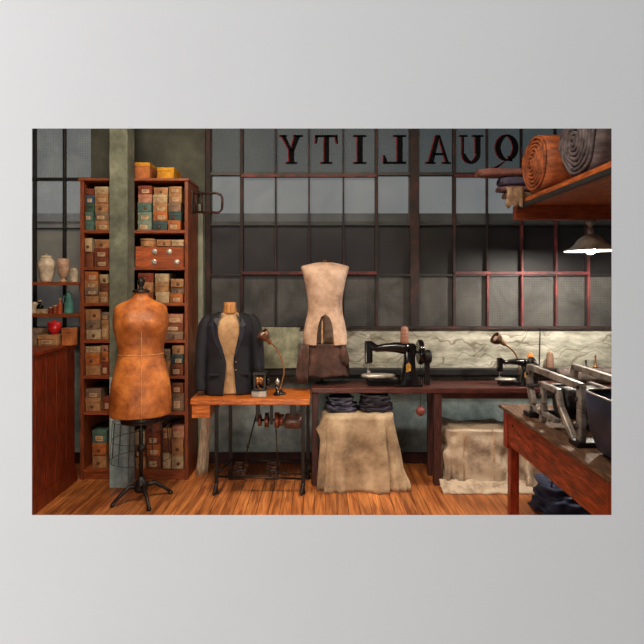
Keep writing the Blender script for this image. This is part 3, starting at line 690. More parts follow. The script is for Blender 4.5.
def pedal(x, y, D):
    X = PX(x, D); mb = MB(); z = .15
    m4 = Matrix.Translation((X, D, z)) @ Matrix.Rotation(math.radians(24), 4, 'X')
    for k in range(5): mb.box(-.05+k*.022, -.05+k*.022+.01, -.09, .09, -.006, .006, m4)
    for yy in (-.09, -.03, .03, .085): mb.box(-.052, .052, yy-.005, yy+.005, -.008, .008, m4)
    for q in range(2):
        mb.tube([m4 @ Vector((.03*math.cos(a*PI/6), -.045+q*.09+.03*math.sin(a*PI/6), .01)) for a in range(13)], .005, 6)
    tr_ = mb.build('treadle', m_ironb, tb)
    mb = MB().tube([(X-.055, D, z-.0), (X+.055, D, z)], .008, 8); mb.box(X-.012, X+.012, D-.01, D+.01, z-.07, z); mb.build('treadle_pivot', m_iron, tr_)
pedal(240, 484, 4.1); pedal(273, 484, 4.1)
mb = MB(); D = 4.1
mb.tube([P(257, 412, D), P(251, 435, D), P(241, 476, D)], .006, 8); mb.lathe(P(248, 446, D)-Vector((0, 0, .015)), [(0, 0), (.011, 0), (.011, .03), (0, .03)], 10)
mb.build('pull_rod', m_iron, tb)
mb = MB(); mb.tube([P(276, 428, D), P(277, 450, D), P(278.5, 474, D)], .005, 8); mb.lathe(P(277, 452, D)-Vector((0, 0, .015)), [(0, 0), (.011, 0), (.011, .03), (0, .03)], 10)
mb.build('pull_rod', m_ironb, tb)
# clutch motor under the table
mo = MB()
mo.lathe((0, D, PZ(421, D)), [(.0, PX(285, D)), (.052, PX(285, D)), (.06, PX(287, D)), (.062, PX(299, D)), (.05, PX(302, D)), (0, PX(302, D))], 24, 'X')
mb = mo; mb.build('motor', M('brown painted motor casing', (132, 98, 84), (70, 50, 46), scale=12, rough=.35, metal=.3), tb)
mb = MB()
for x, r, w_ in ((260, .05, .012), (267, .062, .014), (277, .066, .016), (281.5, .05, .02)):
    mb.lathe((0, D, PZ(420, D)), [(0, PX(x, D)-w_/2), (r*.55, PX(x, D)-w_/2), (r*.6, PX(x, D)-w_), (r, PX(x, D)-w_), (r*.9, PX(x, D)), (r, PX(x, D)+w_), (r*.6, PX(x, D)+w_), (r*.55, PX(x, D)+w_/2), (0, PX(x, D)+w_/2)], 22, 'X')
mb.build('pulley', M('copper brown pulley', (150, 86, 62), (70, 38, 30), scale=18, rough=.35, metal=.5), tb)
mb = MB().tube([(PX(255, D), D, PZ(420, D)), (PX(288, D), D, PZ(420, D))], .01, 10)
mb.box(PX(256, D), PX(260, D), D-.02, D+.02, PZ(421, D), TZ-.05); mb.box(PX(290, D), PX(296, D), D-.02, D+.02, PZ(416, D), TZ-.05)
mb.box(PX(270, D), PX(273, D), D-.015, D+.015, PZ(424, D), TZ-.05)
mb.build('shaft_bracket', m_iron, tb)
mb = MB().tube([P(303, 469, 4.3), P(322, 471, 4.28), P(300, 474, 4.25), P(282, 473, 4.12)], .005, 6); mb.build('cable', m_iron, tb)

# suit jacket on a bust that stands on the table
D = 4.17; s = 500/D; jx, jy = PX(230, D), D
m_mus = M('beige muslin', (212, 174, 132), (150, 114, 80), scale=8, rough=.7, c3=(186, 148, 108), fine=100)
g = lambda y, hw, hd, oy=0: (PZ(y, D), hw/s, hd, oy)
JROT = math.atan2(-jx, jy)
bf = thing('bust_form', 'beige bust form with a wooden neck, inside the dark jacket', 'dress form', (jx, jy, TZ))
mb = MB(); torso(mb, jx, jy, [g(392.2, 15, .085), g(380, 16, .09), g(365, 15, .085), g(350, 16, .09), g(335, 19, .10), g(324, 19.5, .1), g(318, 17, .075), g(315, 12, .055), g(312.5, 8, .045)], s, (PZ(333, D), .06, .06, .05, .02))
mb.build('torso', m_mus, bf)
bf.rotation_euler.z = JROT
MB().lathe((jx, jy, PZ(313.5, D)), [(.06, 0), (.056, .02), (.05, .06), (.052, .088), (.044, .094), (0, .094)], 24).build('neck', wood('pale turned wood', (220, 160, 96), (160, 104, 56), (194, 134, 78), st=(8, 8, 1)), bf)
m_navy = M('blue black wool suiting', (26, 28, 42), (10, 12, 20), scale=7, rough=.75, c3=(17, 19, 30), fine=100)
jk = thing('suit_jacket', 'open blue-black suit jacket worn by the bust on the sewing table', 'jacket', (jx, jy, TZ))
jk.rotation_euler.z = JROT
rows = cat([(392.5, 25, .125, -7, 6.5), (384, 25, .125, -6, 5.5), (372, 23.5, .118, -4.5, 4.5), (360, 22.5, .112, -4, 3.5), (348, 23, .115, -7, 5.5), (336, 24, .118, -11, 8), (325, 24, .115, -13, 9.5), (318, 22.5, .1, -11, 9.5), (314.5, 18.5, .085, -9, 9), (312, 12, .07, -9, 9)], 4)
mb = MB(); mb.smooth = True; rw = []
for i, (y, hw, hd, ol, orr) in enumerate(rows):
    r = []; hw = hw/s
    aR = math.asin(max(-1, min(1, (orr/s)/hw))); aL = math.asin(max(-1, min(1, (-ol/s)/hw)))
    n = 56; a0 = -PI/2+aR; a1 = 1.5*PI-aL
    for k in range(n+1):
        a = a0+(a1-a0)*k/n
        fold = 1+.03*math.sin(7*a+.2*i)*min(1, (y-325)/40 if y > 325 else 0)
        r.append((jx+hw*fold*math.cos(a), jy+hd*fold*math.copysign(abs(math.sin(a))**.85, math.sin(a)), PZ(y, D)))
    rw.append(r)
mb.grid(rw); mb.build('body', m_navy, jk, solid=.005)
for sg in (-1, 1):
    pts = [(jx+sg*.155, jy, PZ(317.5, D)), (jx+sg*.195, jy-.005, PZ(324, D)), (jx+sg*.218, jy-.015, PZ(338, D)), (jx+sg*.23, jy-.03, PZ(356, D)), (jx+sg*.236, jy-.05, PZ(374, D)), (jx+sg*.232, jy-.065, PZ(388, D))]
    mb = MB().tube(cat([tuple(p) for p in pts], 4), [r_ for r_, in cat([(.05,), (.056,), (.056,), (.052,), (.048,), (.044,)], 4)], 18)
    sl = mb.build('sleeve', m_navy, jk)
    mb = MB()
    for q in range(3): mb.lathe((jx+sg*.205-.0, jy-.11, PZ(386-3*q, D)), [(0, -.003), (.005, -.002), (.005, .002), (0, .003)], 8, 'Y')
    # lapel: long thin wedge of cloth lying on the front edge
    ex = 9 if sg > 0 else -12
    poly = [(ex*.55, 313), (ex*1.35, 318.5), (ex*1.75, 324), (ex*1.45, 326), (ex*1.62, 329), (ex*1.2, 341), (ex*.55, 356), (ex*.62, 350), (ex*.95, 338), (ex*1.0, 325), (ex*.85, 318)]
    def lf(u, v, t_):
        X = u/s; hw = 24/s; yb = .118 if v > 325 else .118-.05*(325-v)/12
        return (jx+X, jy-yb*max(.05, 1-(abs(X)/hw)**2)**.43-.004-t_, PZ(v, D))
    mb = MB().prism(poly, lf, 0, .006); mb.build('lapel', M('satin lapel', (44, 46, 64), (22, 24, 34), scale=7, rough=.5), jk)
mb = MB()
for yb in (360, 368): mb.lathe((PX(230+5.5, D), jy-.115, PZ(yb, D)), [(0, -.006), (.008, -.005), (.008, .002), (0, .002)], 12, 'Y')
mb.build('button', m_brass, jk)
for sg in (-1, 1):
    MB().box(jx+sg*.125-.04, jx+sg*.125+.04, jy-.115, jy-.09, PZ(373, D), PZ(370.5, D)).build('pocket_flap', m_navy, jk, bevel=.002)

# small machine on the sewing table
D = 4.05
sm = thing('button_machine', 'small black and copper stitching machine on a steel base on the honey-coloured table', 'machine', (PX(259.5, D), D, TZ))
MB().box(PX(252, D), PX(267, D), D-.05, D+.05, TZ, TZ+.048).build('base', m_metal, sm, bevel=.006)
MB().box(PX(254, D), PX(266, D), D-.04, D+.05, TZ+.048, TZ+.075).box(PX(253.5, D), PX(256.5, D), D-.03, D+.05, TZ+.07, TZ+.19).box(PX(263.5, D), PX(266.5, D), D-.03, D+.05, TZ+.07, TZ+.19).box(PX(253, D), PX(267, D), D-.045, D+.05, TZ+.175, TZ+.2).build('frame', m_iron, sm, bevel=.005)
MB().lathe((0, D-.01, TZ+.13), [(0, PX(256.5, D)), (.04, PX(256.5, D)), (.045, PX(258, D)), (.03, PX(259.5, D)), (.044, PX(261.5, D)), (.03, PX(263.5, D)), (0, PX(263.5, D))], 18, 'X').build('drum', m_brass, sm)
MB().tube([P(260, 376, D-.03), P(257, 385, D-.05), P(261, 390, D-.05)], .006, 8).build('lever', m_brass, sm)
MB().lathe((PX(268.5, D), D, TZ+.12), [(0, -.01), (.035, -.01), (.04, 0), (.035, .01), (0, .01)], 18, 'X').build('wheel', m_enamel, sm)
oc = thing('oil_can', 'small black stand with a silvery bulb between machine and lamp', 'oil can', (PX(277, 4.08), 4.08, TZ))
MB().lathe((PX(277, 4.08), 4.08, TZ), [(0, 0), (.028, 0), (.028, .012), (.012, .03), (.01, .085), (0, .085)], 16).build('stand', m_enamel, oc)
MB().lathe((PX(277.5, 4.08), 4.08, TZ+.083), sp([(.006, 0), (.015, .014), (.018, .03), (.01, .046), (.003, .056)]), 16).build('bulb', m_silver, oc)

# gooseneck lamps
def gooseneck(D, zb, path, head, aim, label):
    t = thing('gooseneck_lamp', label, 'lamp', (path[0][0], D, zb))
    MB().lathe((path[0][0], D, zb), [(0, 0), (.04, 0), (.042, .008), (.02, .02), (.01, .04), (0, .04)], 20).build('base', m_iron, t)
    pts = cat([tuple(p) for p in path], 8)
    mb = MB(); rr = [.0062+.0012*(i % 2) for i in range(len(pts))]; mb.tube(pts, rr, 10); mb.build('gooseneck', m_brass, t)
    h = Vector(head); d = (Vector(aim)-h).normalized(); q = d.to_track_quat('Z', 'Y').to_matrix().to_4x4(); m4 = Matrix.Translation(h) @ q
    mb = MB().lathe((0, 0, 0), [(0, -.05), (.012, -.05), (.017, -.04), (.017, .0), (.022, .01)], 16); mb.v = [m4 @ v for v in mb.v]; sk_ = mb.build('socket', m_brass, t)
    mb = MB(); mb.smooth = True
    mb.rings([[m4 @ Vector((r*math.cos(k*PI/12), r*math.sin(k*PI/12), z_)) for k in range(24)] for r, z_ in sp([(.02, .0), (.03, .008), (.045, .03), (.052, .055), (.053, .075)])], True, False)
    mb.build('shade', M('dull bronze shade', (150, 112, 90), (84, 58, 48), scale=14, rough=.35, metal=.5), t, solid=.002)
    mb = MB().lathe((0, 0, 0), sp([(.008, .01), (.02, .03), (.026, .05), (.02, .068), (0, .076)]), 16); mb.v = [m4 @ v for v in mb.v]
    mb.build('bulb', M('milky unlit bulb', (236, 214, 200), (216, 190, 176), scale=5, rough=.3, bump=0), sk_)
    return t
D = 4.12
gooseneck(D, TZ, [P(281, 396, D), P(280.5, 388, D), P(284, 372, D), P(281, 357, D), P(275, 347, D), P(269, 341, D)], P(267.5, 339.5, D), P(259, 330, D-.03), 'bronze gooseneck lamp rising from the honey-coloured sewing table')

# pale roll leaning at the table's left end
t = thing('fabric_roll', 'pale cloth roll standing on the floor between bookcase and sewing table', 'fabric roll', (PX(203, 4.34), 4.36, 0))
mb = MB(); mb.smooth = True
q0, q1 = Vector((PX(201, 4.4)-.0, 4.42, .0)), Vector((PX(207, 4.4), 4.42, .60)); rws = []
for i in range(9):
    c = q0.lerp(q1, i/8); rws.append([c+Vector(((.05-.01*i/8)*(1+.12*math.sin(5*a+i*.2))*math.cos(a), .03*math.sin(a), 0)) for a in [2*PI*k/32 for k in range(32)]])
mb.rings(rws); mb.build('cloth', M('pale linen', (206, 190, 168), (140, 122, 104), scale=10, stretch=(6, 6, 1), rough=.8), t)

# paper on the back wall
mb = MB(); mb.prism([(261, 327), (300, 327.5), (296.5, 368), (260, 368.5)], lambda u, v, t_: (PX(u, DB-.18), DB-.18+t_-.03*(1-(v-327)/41)*0, PZ(v, DB-.18)), 0, .006)
tag(mb.build('pinned_paper', M('mottled grey green board', (168, 170, 146), (104, 108, 92), scale=9, rough=.8, c3=(136, 138, 118))), 'square grey-green board leaning on the black ledge behind the gooseneck lamp', 'board')

# ------------------------------------------------------------------ long bench and its things
BZ = .815; b0, b1 = 4.15, 4.47
bn = thing('workbench', 'long dark mahogany workbench running under the windows', 'workbench', (1.4, 4.3, 0))
MB().box(PX(311.5, b0), XR-.12, b0, b1, BZ-.045, BZ).build('worktop', w_bench, bn, bevel=.006)
MB().box(PX(444, b0), XR-.16, b0+.05, b0+.07, BZ-.1, BZ-.045).build('apron', w_bench, bn, bevel=.002)
m_leg2 = wood('dark bench leg wood', (92, 46, 42), (36, 18, 18), (62, 32, 30), st=(8, 8, 1))
for x in (315.5, 437.5):
    X = PX(x, b0+.03) if x > 400 else -.031
    for y in (b0+.01, b1-.09): MB().box(X-(.032 if x > 400 else .028), X+(.032 if x > 400 else .024), y, y+.07, 0, BZ-.045).build('leg', m_leg2, bn, bevel=.005)
for y in (b0+.01, b1-.09): MB().box(2.7, 2.77, y, y+.07, 0, BZ-.045).build('leg', m_leg2, bn, bevel=.005)

# black sewing machine
D = 4.27; s = 500/D; ox, oy = PX(398, D), D
def L(x, y, dy=0): return P(x, y+2.0, D)+Vector((0, dy, 0))
sw = thing('sewing_machine', 'black cast-iron sewing machine with tall thread spool on the workbench', 'sewing machine', (ox, oy, BZ))
zb = BZ
mb = MB().box(PX(394, D), PX(421, D), D-.085, D+.085, zb, zb+.018); mb.build('base', m_enamel, sw, bevel=.006)
mb = MB(); sec = cat([(394.5, 421.5, .08, 389.5), (395.5, 420.5, .078, 386.5), (399, 418.5, .066, 379), (401.8, 416, .052, 370), (403.6, 415, .044, 361), (403.6, 415.4, .042, 353), (402, 416, .042, 347.5), (404, 415, .036, 344.3), (406.5, 413, .02, 343.2)], 3)
mb.smooth = True
mb.rings([[(PX((a+c)/2, D)+(c-a)/2/s*math.copysign(abs(math.cos(t_))**.6, math.cos(t_)), D+d*math.copysign(abs(math.sin(t_))**.6, math.sin(t_)), PZ(y, D)) for t_ in [2*PI*k/24 for k in range(24)]] for a, c, d, y in sec]); mb.build('pillar', m_enamel, sw)
mb = MB().tube([L(409, 346), L(403, 346), L(395, 345.3), L(385, 345.5), L(377, 346.5), L(371, 343.5), L(368.5, 341)], [.05, .05, .044, .035, .031, .036, .03], 20); mb.build('arm', m_enamel, sw)
mb = MB().box(PX(364.6, D), PX(372.4, D), D-.035, D+.035, PZ(363, D), PZ(341, D)); mb.build('head', m_enamel, sw, bevel=.014, seg=3)
mb = MB().lathe(L(368, 336.5), [(0, 0), (.012, 0), (.014, .01), (.008, .02), (.016, .03), (0, .034)], 14); mb.tube([L(364.6, 352, -.01), L(361.5, 352.5, -.01)], .005, 8); mb.build('tension_knob', m_silver, sw)
mb = MB().tube([L(368, 355), L(368, 371.5)], .005, 8); mb.box(PX(367, D), PX(370, D), D-.02, D+.01, PZ(372.8, D), PZ(371, D)); mb.build('needle_bar', m_silver, sw)
mb = MB(); mb.smooth = True
mb.rings([[(PX(378, D)+17/s*r*math.cos(a), D+.05*r*math.sin(a), PZ(y, D)) for a in [2*PI*k/32 for k in range(32)]] for r, y in ((.85, 377.6), (1, 376.6), (1, 374.8), (.9, 374))]); mb.build('needle_plate', m_silver, sw)
mb = MB().box(PX(367, D), PX(398, D), D-.06, D+.06, zb, PZ(378.2, D)); mb.build('bed', m_enamel, sw, bevel=.012)
mb = MB().lathe((0, D, PZ(352, D)), [(.0, PX(418, D)), (.03, PX(418, D)), (.05, PX(419, D)), (.094, PX(417.6, D)), (.106, PX(418.6, D)), (.106, PX(422, D)), (.094, PX(423, D)), (.05, PX(421.5, D)), (.03, PX(424, D)), (0, PX(424, D))], 32, 'X')
mb.tube([(PX(415, D), D, PZ(352, D)), (PX(426, D), D, PZ(352, D))], .012, 10); mb.build('handwheel', m_enamel, sw)
mb = MB().lathe((0, D+.02, PZ(357, D)), [(0, PX(424.5, D)), (.055, PX(424.5, D)), (.06, PX(426, D)), (.06, PX(430, D)), (.05, PX(431.5, D)), (0, PX(431.5, D))], 24, 'X'); mb.box(PX(425, D), PX(430, D), D+.0, D+.05, zb, PZ(360, D)); mb.build('motor', m_iron, sw, bevel=.002)
mb = MB().lathe(L(404.5, 341.5), [(0, 0), (.026, 0), (.034, .004), (.036, .02), (.034, .12), (.026, .14), (.012, .148), (0, .15)], 24); mb.build('thread_spool', M('pinkish brown thread', (170, 122, 104), (120, 80, 66), scale=3, stretch=(1, 1, 60), rough=.6), sw)
mb = MB(); mb.prism([(406, 372), (410.5, 371), (411.3, 365.5), (409, 362), (406.2, 365)], lambda u, v, t_: (PX(u, D-.06), D-.057-(v-362)*.001+t_, PZ(v, D-.06)), 0, .004); mb.build('gold_decal', m_gold, sw)
mb = MB().box(PX(405, D-.07), PX(412, D-.07), D-.088, D-.07, PZ(386.5, D-.07), PZ(379.5, D-.07)); mb.build('badge', m_enamel, sw, bevel=.003)
mb = MB()
mb.tube([L(420.5, 361), Vector((PX(420.5, D), D, BZ+.004))], .003, 6); mb.tube([L(423, 360), Vector((PX(422.5, D), D, BZ+.004))], .003, 6); mb.build('drive_belt', m_iron, sw)
# smaller one further right (same kind)
sw2 = copy_tree(sw, skip=('thread_spool',))
sw2.scale = (.62, .8, .62); sw2.location = (PX(518, 4.27), 4.27, BZ)
sw2['label'] = 'smaller black sewing machine under the second gooseneck lamp, right end of the workbench'
WL[sw2] = Vector(sw2.location)

# bobbin below the bench edge
t = thing('hanging_bobbin', 'dull red bobbin hanging under the bench edge by a wire', 'bobbin', (PX(420.5, 4.12), 4.19, PZ(417, 4.2)))
D = 4.19
MB().lathe((PX(420.5, D), D, PZ(411, D)), [(0, -.045), (.014, -.04), (.034, -.02), (.04, 0), (.034, .02), (.014, .038), (0, .04)], 18).build('winding', M('dull red thread', (146, 72, 66), (90, 40, 38), scale=3, stretch=(1, 1, 40)), t)
MB().tube([(PX(420.5, D), D, PZ(407, D)), (PX(421, D), D, BZ-.046)], .003, 6).build('wire', m_iron, t)

D = 4.4
gooseneck(D, BZ, [P(521, 384, D), P(519.5, 376, D), P(518.5, 362, D), P(514, 352, D), P(507, 346, D), P(502, 342.5, D)], P(501, 342, D), P(488, 333, D-.02), 'bronze gooseneck lamp at the right, over the smaller sewing machine')
def cone(x, yt, c, lab, D=4.6, r=.038):
    zb_ = PZ(368, DB-.1)+.001; zt_ = PZ(yt, D); h = zt_-zb_
    t = thing('thread_cone', lab, 'thread cone', (PX(x, D), D, zb_), 'thread cones on the black ledge')
    MB().lathe((PX(x, D), D, zb_), [(0, 0), (r, 0), (r*1.02, .008), (r*.72, h*.8), (r*.6, h*.88), (0, h*.88)], 22).build('thread', M(lab[:12], c, tuple(int(v*.75) for v in c), scale=3, stretch=(1, 1, 60)), t)
    MB().lathe((PX(x, D), D, zb_), [(0, h*.86), (r*.3, h*.86), (r*.26, h), (0, h)], 14).build('core', m_cork, t)
cone(530.5, 352, (240, 140, 52), 'orange thread cone on the black ledge behind the smaller sewing machine')
cone(550, 351, (150, 116, 98), 'taller grey-brown thread cone on the black ledge')
for x, lab in ((586, 'short black peg on the ledge, nearer the lamp cord cone'), (595.5, 'taller brass peg on the ledge near the right edge')):
    br_ = 'brass' in lab; D = 4.61; zb_ = PZ(368, DB-.1)+.001
    if not br_: lab = 'short black peg on the ledge left of the brass peg'
    mb = MB().lathe((PX(x, D), D, zb_), [(0, 0), (.022, 0), (.022, .012), (.007, .02), (.007, .06 if not br_ else .1), (.012, .065 if not br_ else .11), (0, .075 if not br_ else .12)], 14)
    tag(mb.build('spool_peg', m_brass if br_ else m_iron), lab, 'peg')
mb = MB().tube([(PX(540.5, 4.66), 4.668, PZ(328, 4.66)), (PX(540, 4.66), 4.668, PZ(350, 4.66)), (PX(539.5, 4.66), 4.667, PZ(367, 4.66))], .006, 8)
tag(mb.build('wall_cable', m_iron), 'thin black cable running down the white boards between the thread cones', 'cable')
# roll of cloth on the bench's right end
D = 4.33; t = thing('cloth_bolt', 'grey-brown roll of cloth lying on the right end of the workbench', 'fabric roll', (2.5, D, BZ))
mb = MB(); mb.smooth = True; rws = []
for i in range(22):
    X = PX(560, D)+.04*i; rws.append([(X, D+.068*(1+.05*math.sin(3*a+i*.5))*math.cos(a), BZ+.068+.066*(1+.02*math.sin(4*a+i))*math.sin(a)) for a in [2*PI*k/28 for k in range(28)]])
mb.rings(rws); mb.build('cloth', M('grey brown cloth', (112, 98, 92), (62, 54, 54), scale=8, stretch=(8, 1, 1), rough=.8), t)

# draped cloths
def drape(mb, cx, cy, hx, hy, zt, zb, fl, amp, nf, seed, pw=5, crump=.0, n=160, rot=0, prof=1.0):
    mb.smooth = True; rws = []
    def per(a, ex, ey):
        return (ex*math.copysign(abs(math.cos(a))**(2/pw), math.cos(a)), ey*math.copysign(abs(math.sin(a))**(2/pw), math.sin(a)))
    T1 = [(r, 0) for r in (.02, .3, .6, .85, .97)]+[(1, t_) for t_ in (.02, .06, .12, .2, .3, .4, .5, .6, .7, .8, .88, .95, 1)]
    for r, t_ in T1:
        row = []
        for k in range(n):
            a = 2*PI*k/n; w_ = (.5*math.sin(nf*a+seed)+.32*math.sin((nf*1.7//1)*a+seed*2.3)+.3*math.sin((nf*2.9//1)*a+seed*1.3))
            g_ = t_**prof
            x, y = per(a, hx*r, hy*r)
            ux, uy = math.cos(a), math.sin(a)
            off = fl*g_+amp*w_*g_
            nz = crump*noise.noise(Vector((x*9+ux*t_*2+seed, y*9, t_*5)))
            z = zt-(zt-zb)*t_ + (0 if t_ > .99 else nz*.6)
            if t_ == 0: z -= .012*r**4
            row.append((cx+x+ux*(off+nz), cy+y+uy*(off+nz), max(z, zb+.002)))
        rws.append(row)
    mb.grid(rws, True); b = len(mb.v); mb.v.append(Vector((cx, cy, zt))); st = b-len(rws)*n
    for k in range(n): mb.face([b, st+(k+1) % n, st+k])
m_burlap = M('tan stained canvas', (206, 186, 158), (120, 100, 80), scale=3.5, rough=.85, c3=(170, 148, 122), fine=120, bump=.2)
D = 4.02
cz = PZ(414, 4.1); dx0, dx1 = PX(322, D), PX(396, D)
bxo = thing('crate', 'low crate under the bench hidden by the tan canvas sheet', 'crate', ((dx0+dx1)/2, 4.24, 0))
bxo['label'] = 'wooden crate under the tan canvas sheet below the sewing machine'
MB().box(dx0+.04, dx1-.06, 4.10, 4.38, 0, cz-.012).build('body', w_back, bxo, bevel=.004)
mb = MB(); drape(mb, (dx0+dx1)/2, 4.22, (dx1-dx0)/2-.015, .17, cz, .0, .05, .04, 9, 1.1, pw=6, crump=.014, prof=.7)
# one corner pulled out low at the right, one up at the left
for v in mb.v:
    k = max(0, (v.x-(dx1-.12))/.12); low_ = max(0, min(1, (cz-v.z)/cz)); fr_ = max(0, (4.3-v.y)/.3)
    v.x += .075*k*low_*min(1, fr_)
    k2 = max(0, ((dx0+.06)-v.x)/.06); h2 = math.exp(-((v.z-PZ(430, 4.05))/.05)**2); v.x -= .045*k2*h2
    if v.y > 4.13: v.x = max(v.x, .0)
sheet = mb.build('canvas_sheet', m_burlap, solid=.004); tag(sheet, 'tan canvas sheet draped to the floor below the sewing machine', 'sheet')
# folded dark cloths on the sheet
def folded(x0, x1, yt, D, zb_, c, lab, layers=3):
    zt_ = PZ(yt, D); t = thing('folded_cloth', lab, 'cloth', ((PX(x0, D)+PX(x1, D))/2, D+.1, zb_), 'dark cloths folded on the canvas sheet')
    mt = M(lab[:16], c, tuple(int(v*.4) for v in c), scale=8, rough=.7)
    h = (zt_-zb_)/layers
    for i in range(layers):
        X0, X1 = PX(x0, D)+.01*i, PX(x1, D)-.03*i
        mb = MB(); drape(mb, (X0+X1)/2, D+.13-.012*i, (X1-X0)/2-.012, .10-.012*i, zb_+h*(i+1), zb_+h*i+.001, .008, .006, 4, i*2.1+x0, pw=4, crump=.035, n=90)
        mb.build('fold', mt, t)
folded(326, 358, 399, 4.12, cz+.004, (72, 72, 98), 'slate-blue folded cloth on the sheet, left of the darker one', 2)
folded(360, 394, 396, 4.12, cz+.004, (44, 38, 58), 'dark plum folded cloth on the sheet, right under the machine', 2)

# canvas wrapped bales
m_bale = M('off white sacking', (200, 182, 164), (136, 116, 102), scale=4.5, rough=.9, c3=(192, 174, 154), fine=100, bump=.35)
D = 4.2
t = thing('wrapped_bale', 'off-white sacking bale tied up under the right half of the workbench', 'bale', (PX(482, D), 4.3, 0))
mb = MB(); drape(mb, PX(480, D), 4.36, .285, .19, PZ(429, D), 0, .025, .022, 9, 2.2, pw=7, crump=.05, prof=2.2); mb.build('sacking', m_bale, t, sub=1)
mb = MB()
for x in (462, 492): mb.tube([(PX(x, D), 4.146, z_) for z_ in (.02, .2, .42)]+[(PX(x, D), 4.2, .47)], .004, 6)
mb.build('cord', m_cork, t)
t = thing('floor_cloth', 'rumpled pale cloth spilling on the floor before the bale', 'cloth', (PX(490, 4.05), 4.05, 0))
mb = MB(); mb.smooth = True; rws = []
for i in range(15):
    rws.append([(PX(441+93*k/60, 4.06), 3.985+.011*i+.02*noise.noise(Vector((k*.16, 0, 3)))*(1-i/14), .004+(i/14)**.7*(.035+.05*abs(noise.noise(Vector((k*.11, i*.12, 0)))))+(.02*abs(noise.noise(Vector((k*.3, i*.3, 7)))) if i else 0)) for k in range(61)])
mb.grid(rws); mb.build('cloth', m_bale, t, solid=.003)
t = thing('wrapped_bale', 'lower pale sack bale slumped behind the red table leg', 'bale', (PX(540, 4.1), 4.15, 0))
mb = MB(); drape(mb, 1.94, 4.25, .225, .2, PZ(447, 4.1), 0, .05, .03, 6, 4.1, pw=4, crump=.06, prof=1.5); mb.build('sacking', m_bale, t, sub=1)

# ------------------------------------------------------------------ red table at the right with its machine
RX0, RX1, RD0, RD1, RZ = 1.31, 2.5, 2.2, 3.65, .80
rt = thing('worktable', 'red-stained wooden table with a deep apron reaching towards the viewer', 'table', ((RX0+RX1)/2, 2.8, 0))
MB().box(RX0, RX1, RD0, RD1, RZ-.022, RZ).build('tabletop', w_top, rt, bevel=.003)
MB().box(RX0+.03, RX0+.055, RD0+.04, RD1-.06, RZ-.26, RZ-.022).build('apron', w_red, rt, bevel=.003)
MB().box(RX0+.05, RX1-.05, RD1-.075, RD1-.05, RZ-.26, RZ-.022).build('apron', w_red, rt, bevel=.003)
for x in (RX0+.05, RX1-.11):
    for y in (RD1-.1, RD0+.05):
        mb = MB().box(x, x+.062, y, y+.06, 0, RZ-.26); mb.box(x-.028 if x < 2 else x, x+.062, y-.002, y+.065, RZ-.29, RZ-.022)
        mb.build('leg', w_redleg, rt, bevel=.004)
MB().lathe((RX0+.026, RD1-.2, RZ-.1), [(0, -.006), (.008, -.006), (.008, .01), (0, .01)], 10, 'X').build('bolt', m_iron, rt)

mc = thing('press_machine', 'pale grey metal machine frame with slanted arms on the red table', 'machine', (1.52, 3.0, RZ))
PXn = 1.42
def yz(x, y): # pixel in plane X=PXn -> point
    s2 = (x-319)/PXn; return Vector((PXn, 500/s2, EYE-(y-285)/s2))
def frame(off, m):
    a = yz(530, 366.5); b_ = yz(583, 389.5); a2 = a.copy(); O = Vector((off, 0, 0))
    def seg(pts, w1, nm, th=.035):
        mb = MB()
        for p, q in zip(pts[:-1], pts[1:]):
            mb.bar(p+O, q+O, th, w1)
        mb.build(nm, m, mc, bevel=.006)
    D1, D2 = a.y, b_.y
    seg([Vector((PXn, D1, 1.12)), Vector((PXn, D2, 1.12))], .04, 'top_rail')
    seg([Vector((PXn, D1-.01, 1.13)), Vector((PXn, D1+.015, 1.05)), Vector((PXn, D1-.01, .97)), Vector((PXn, D1-.06, .88)), Vector((PXn, D1-.05, RZ+.0))], .055, 'end_post')
    seg([Vector((PXn, D2+.02, 1.13)), Vector((PXn, D2+.015, 1.0)), Vector((PXn, D2+.02, RZ))], .05, 'end_post')
    seg([Vector((PXn, 3.18, 1.04)), Vector((PXn, 2.95, 1.04))], .035, 'inner_rail')
    seg([Vector((PXn, 3.17, 1.05)), Vector((PXn, 3.15, .92)), Vector((PXn, 3.18, RZ))], .035, 'inner_post')
    seg([Vector((PXn, 2.97, 1.05)), Vector((PXn, 2.93, .95)), Vector((PXn, 2.78, RZ+.01))], .035, 'inner_post')
    seg([Vector((PXn, D1-.04, .86)), Vector((PXn, 2.98, .86))], .03, 'lower_rail')
frame(0, m_metal); frame(.3, m_metal)
for y, z in ((3.33, 1.0), (3.16, .97), (2.72, 1.05), (2.72, .9), (3.28, .84)): MB().tube([(PXn-.03, y, z), (PXn+.33, y, z)], .014, 10).build('cross_rod', m_iron, mc)
mb = MB().lathe((PXn+.15, 3.02, RZ+.16), [(0, -.12), (.09, -.12), (.1, -.1), (.1, .1), (.09, .12), (0, .12)], 24, 'X'); mb.build('drum', m_iron, mc)
for y in (2.71, 3.32): MB().box(PXn-.045, PXn+.345, y-.05, y+.05, RZ, RZ+.03).build('foot_plate', m_iron, mc, bevel=.006)
mb = MB()
for y in (3.33, 2.72): mb.lathe((PXn-.036, y, 1.08), [(0, -.004), (.011, -.004), (.011, .006), (0, .006)], 8, 'X')
mb.build('bolt', m_iron, mc)

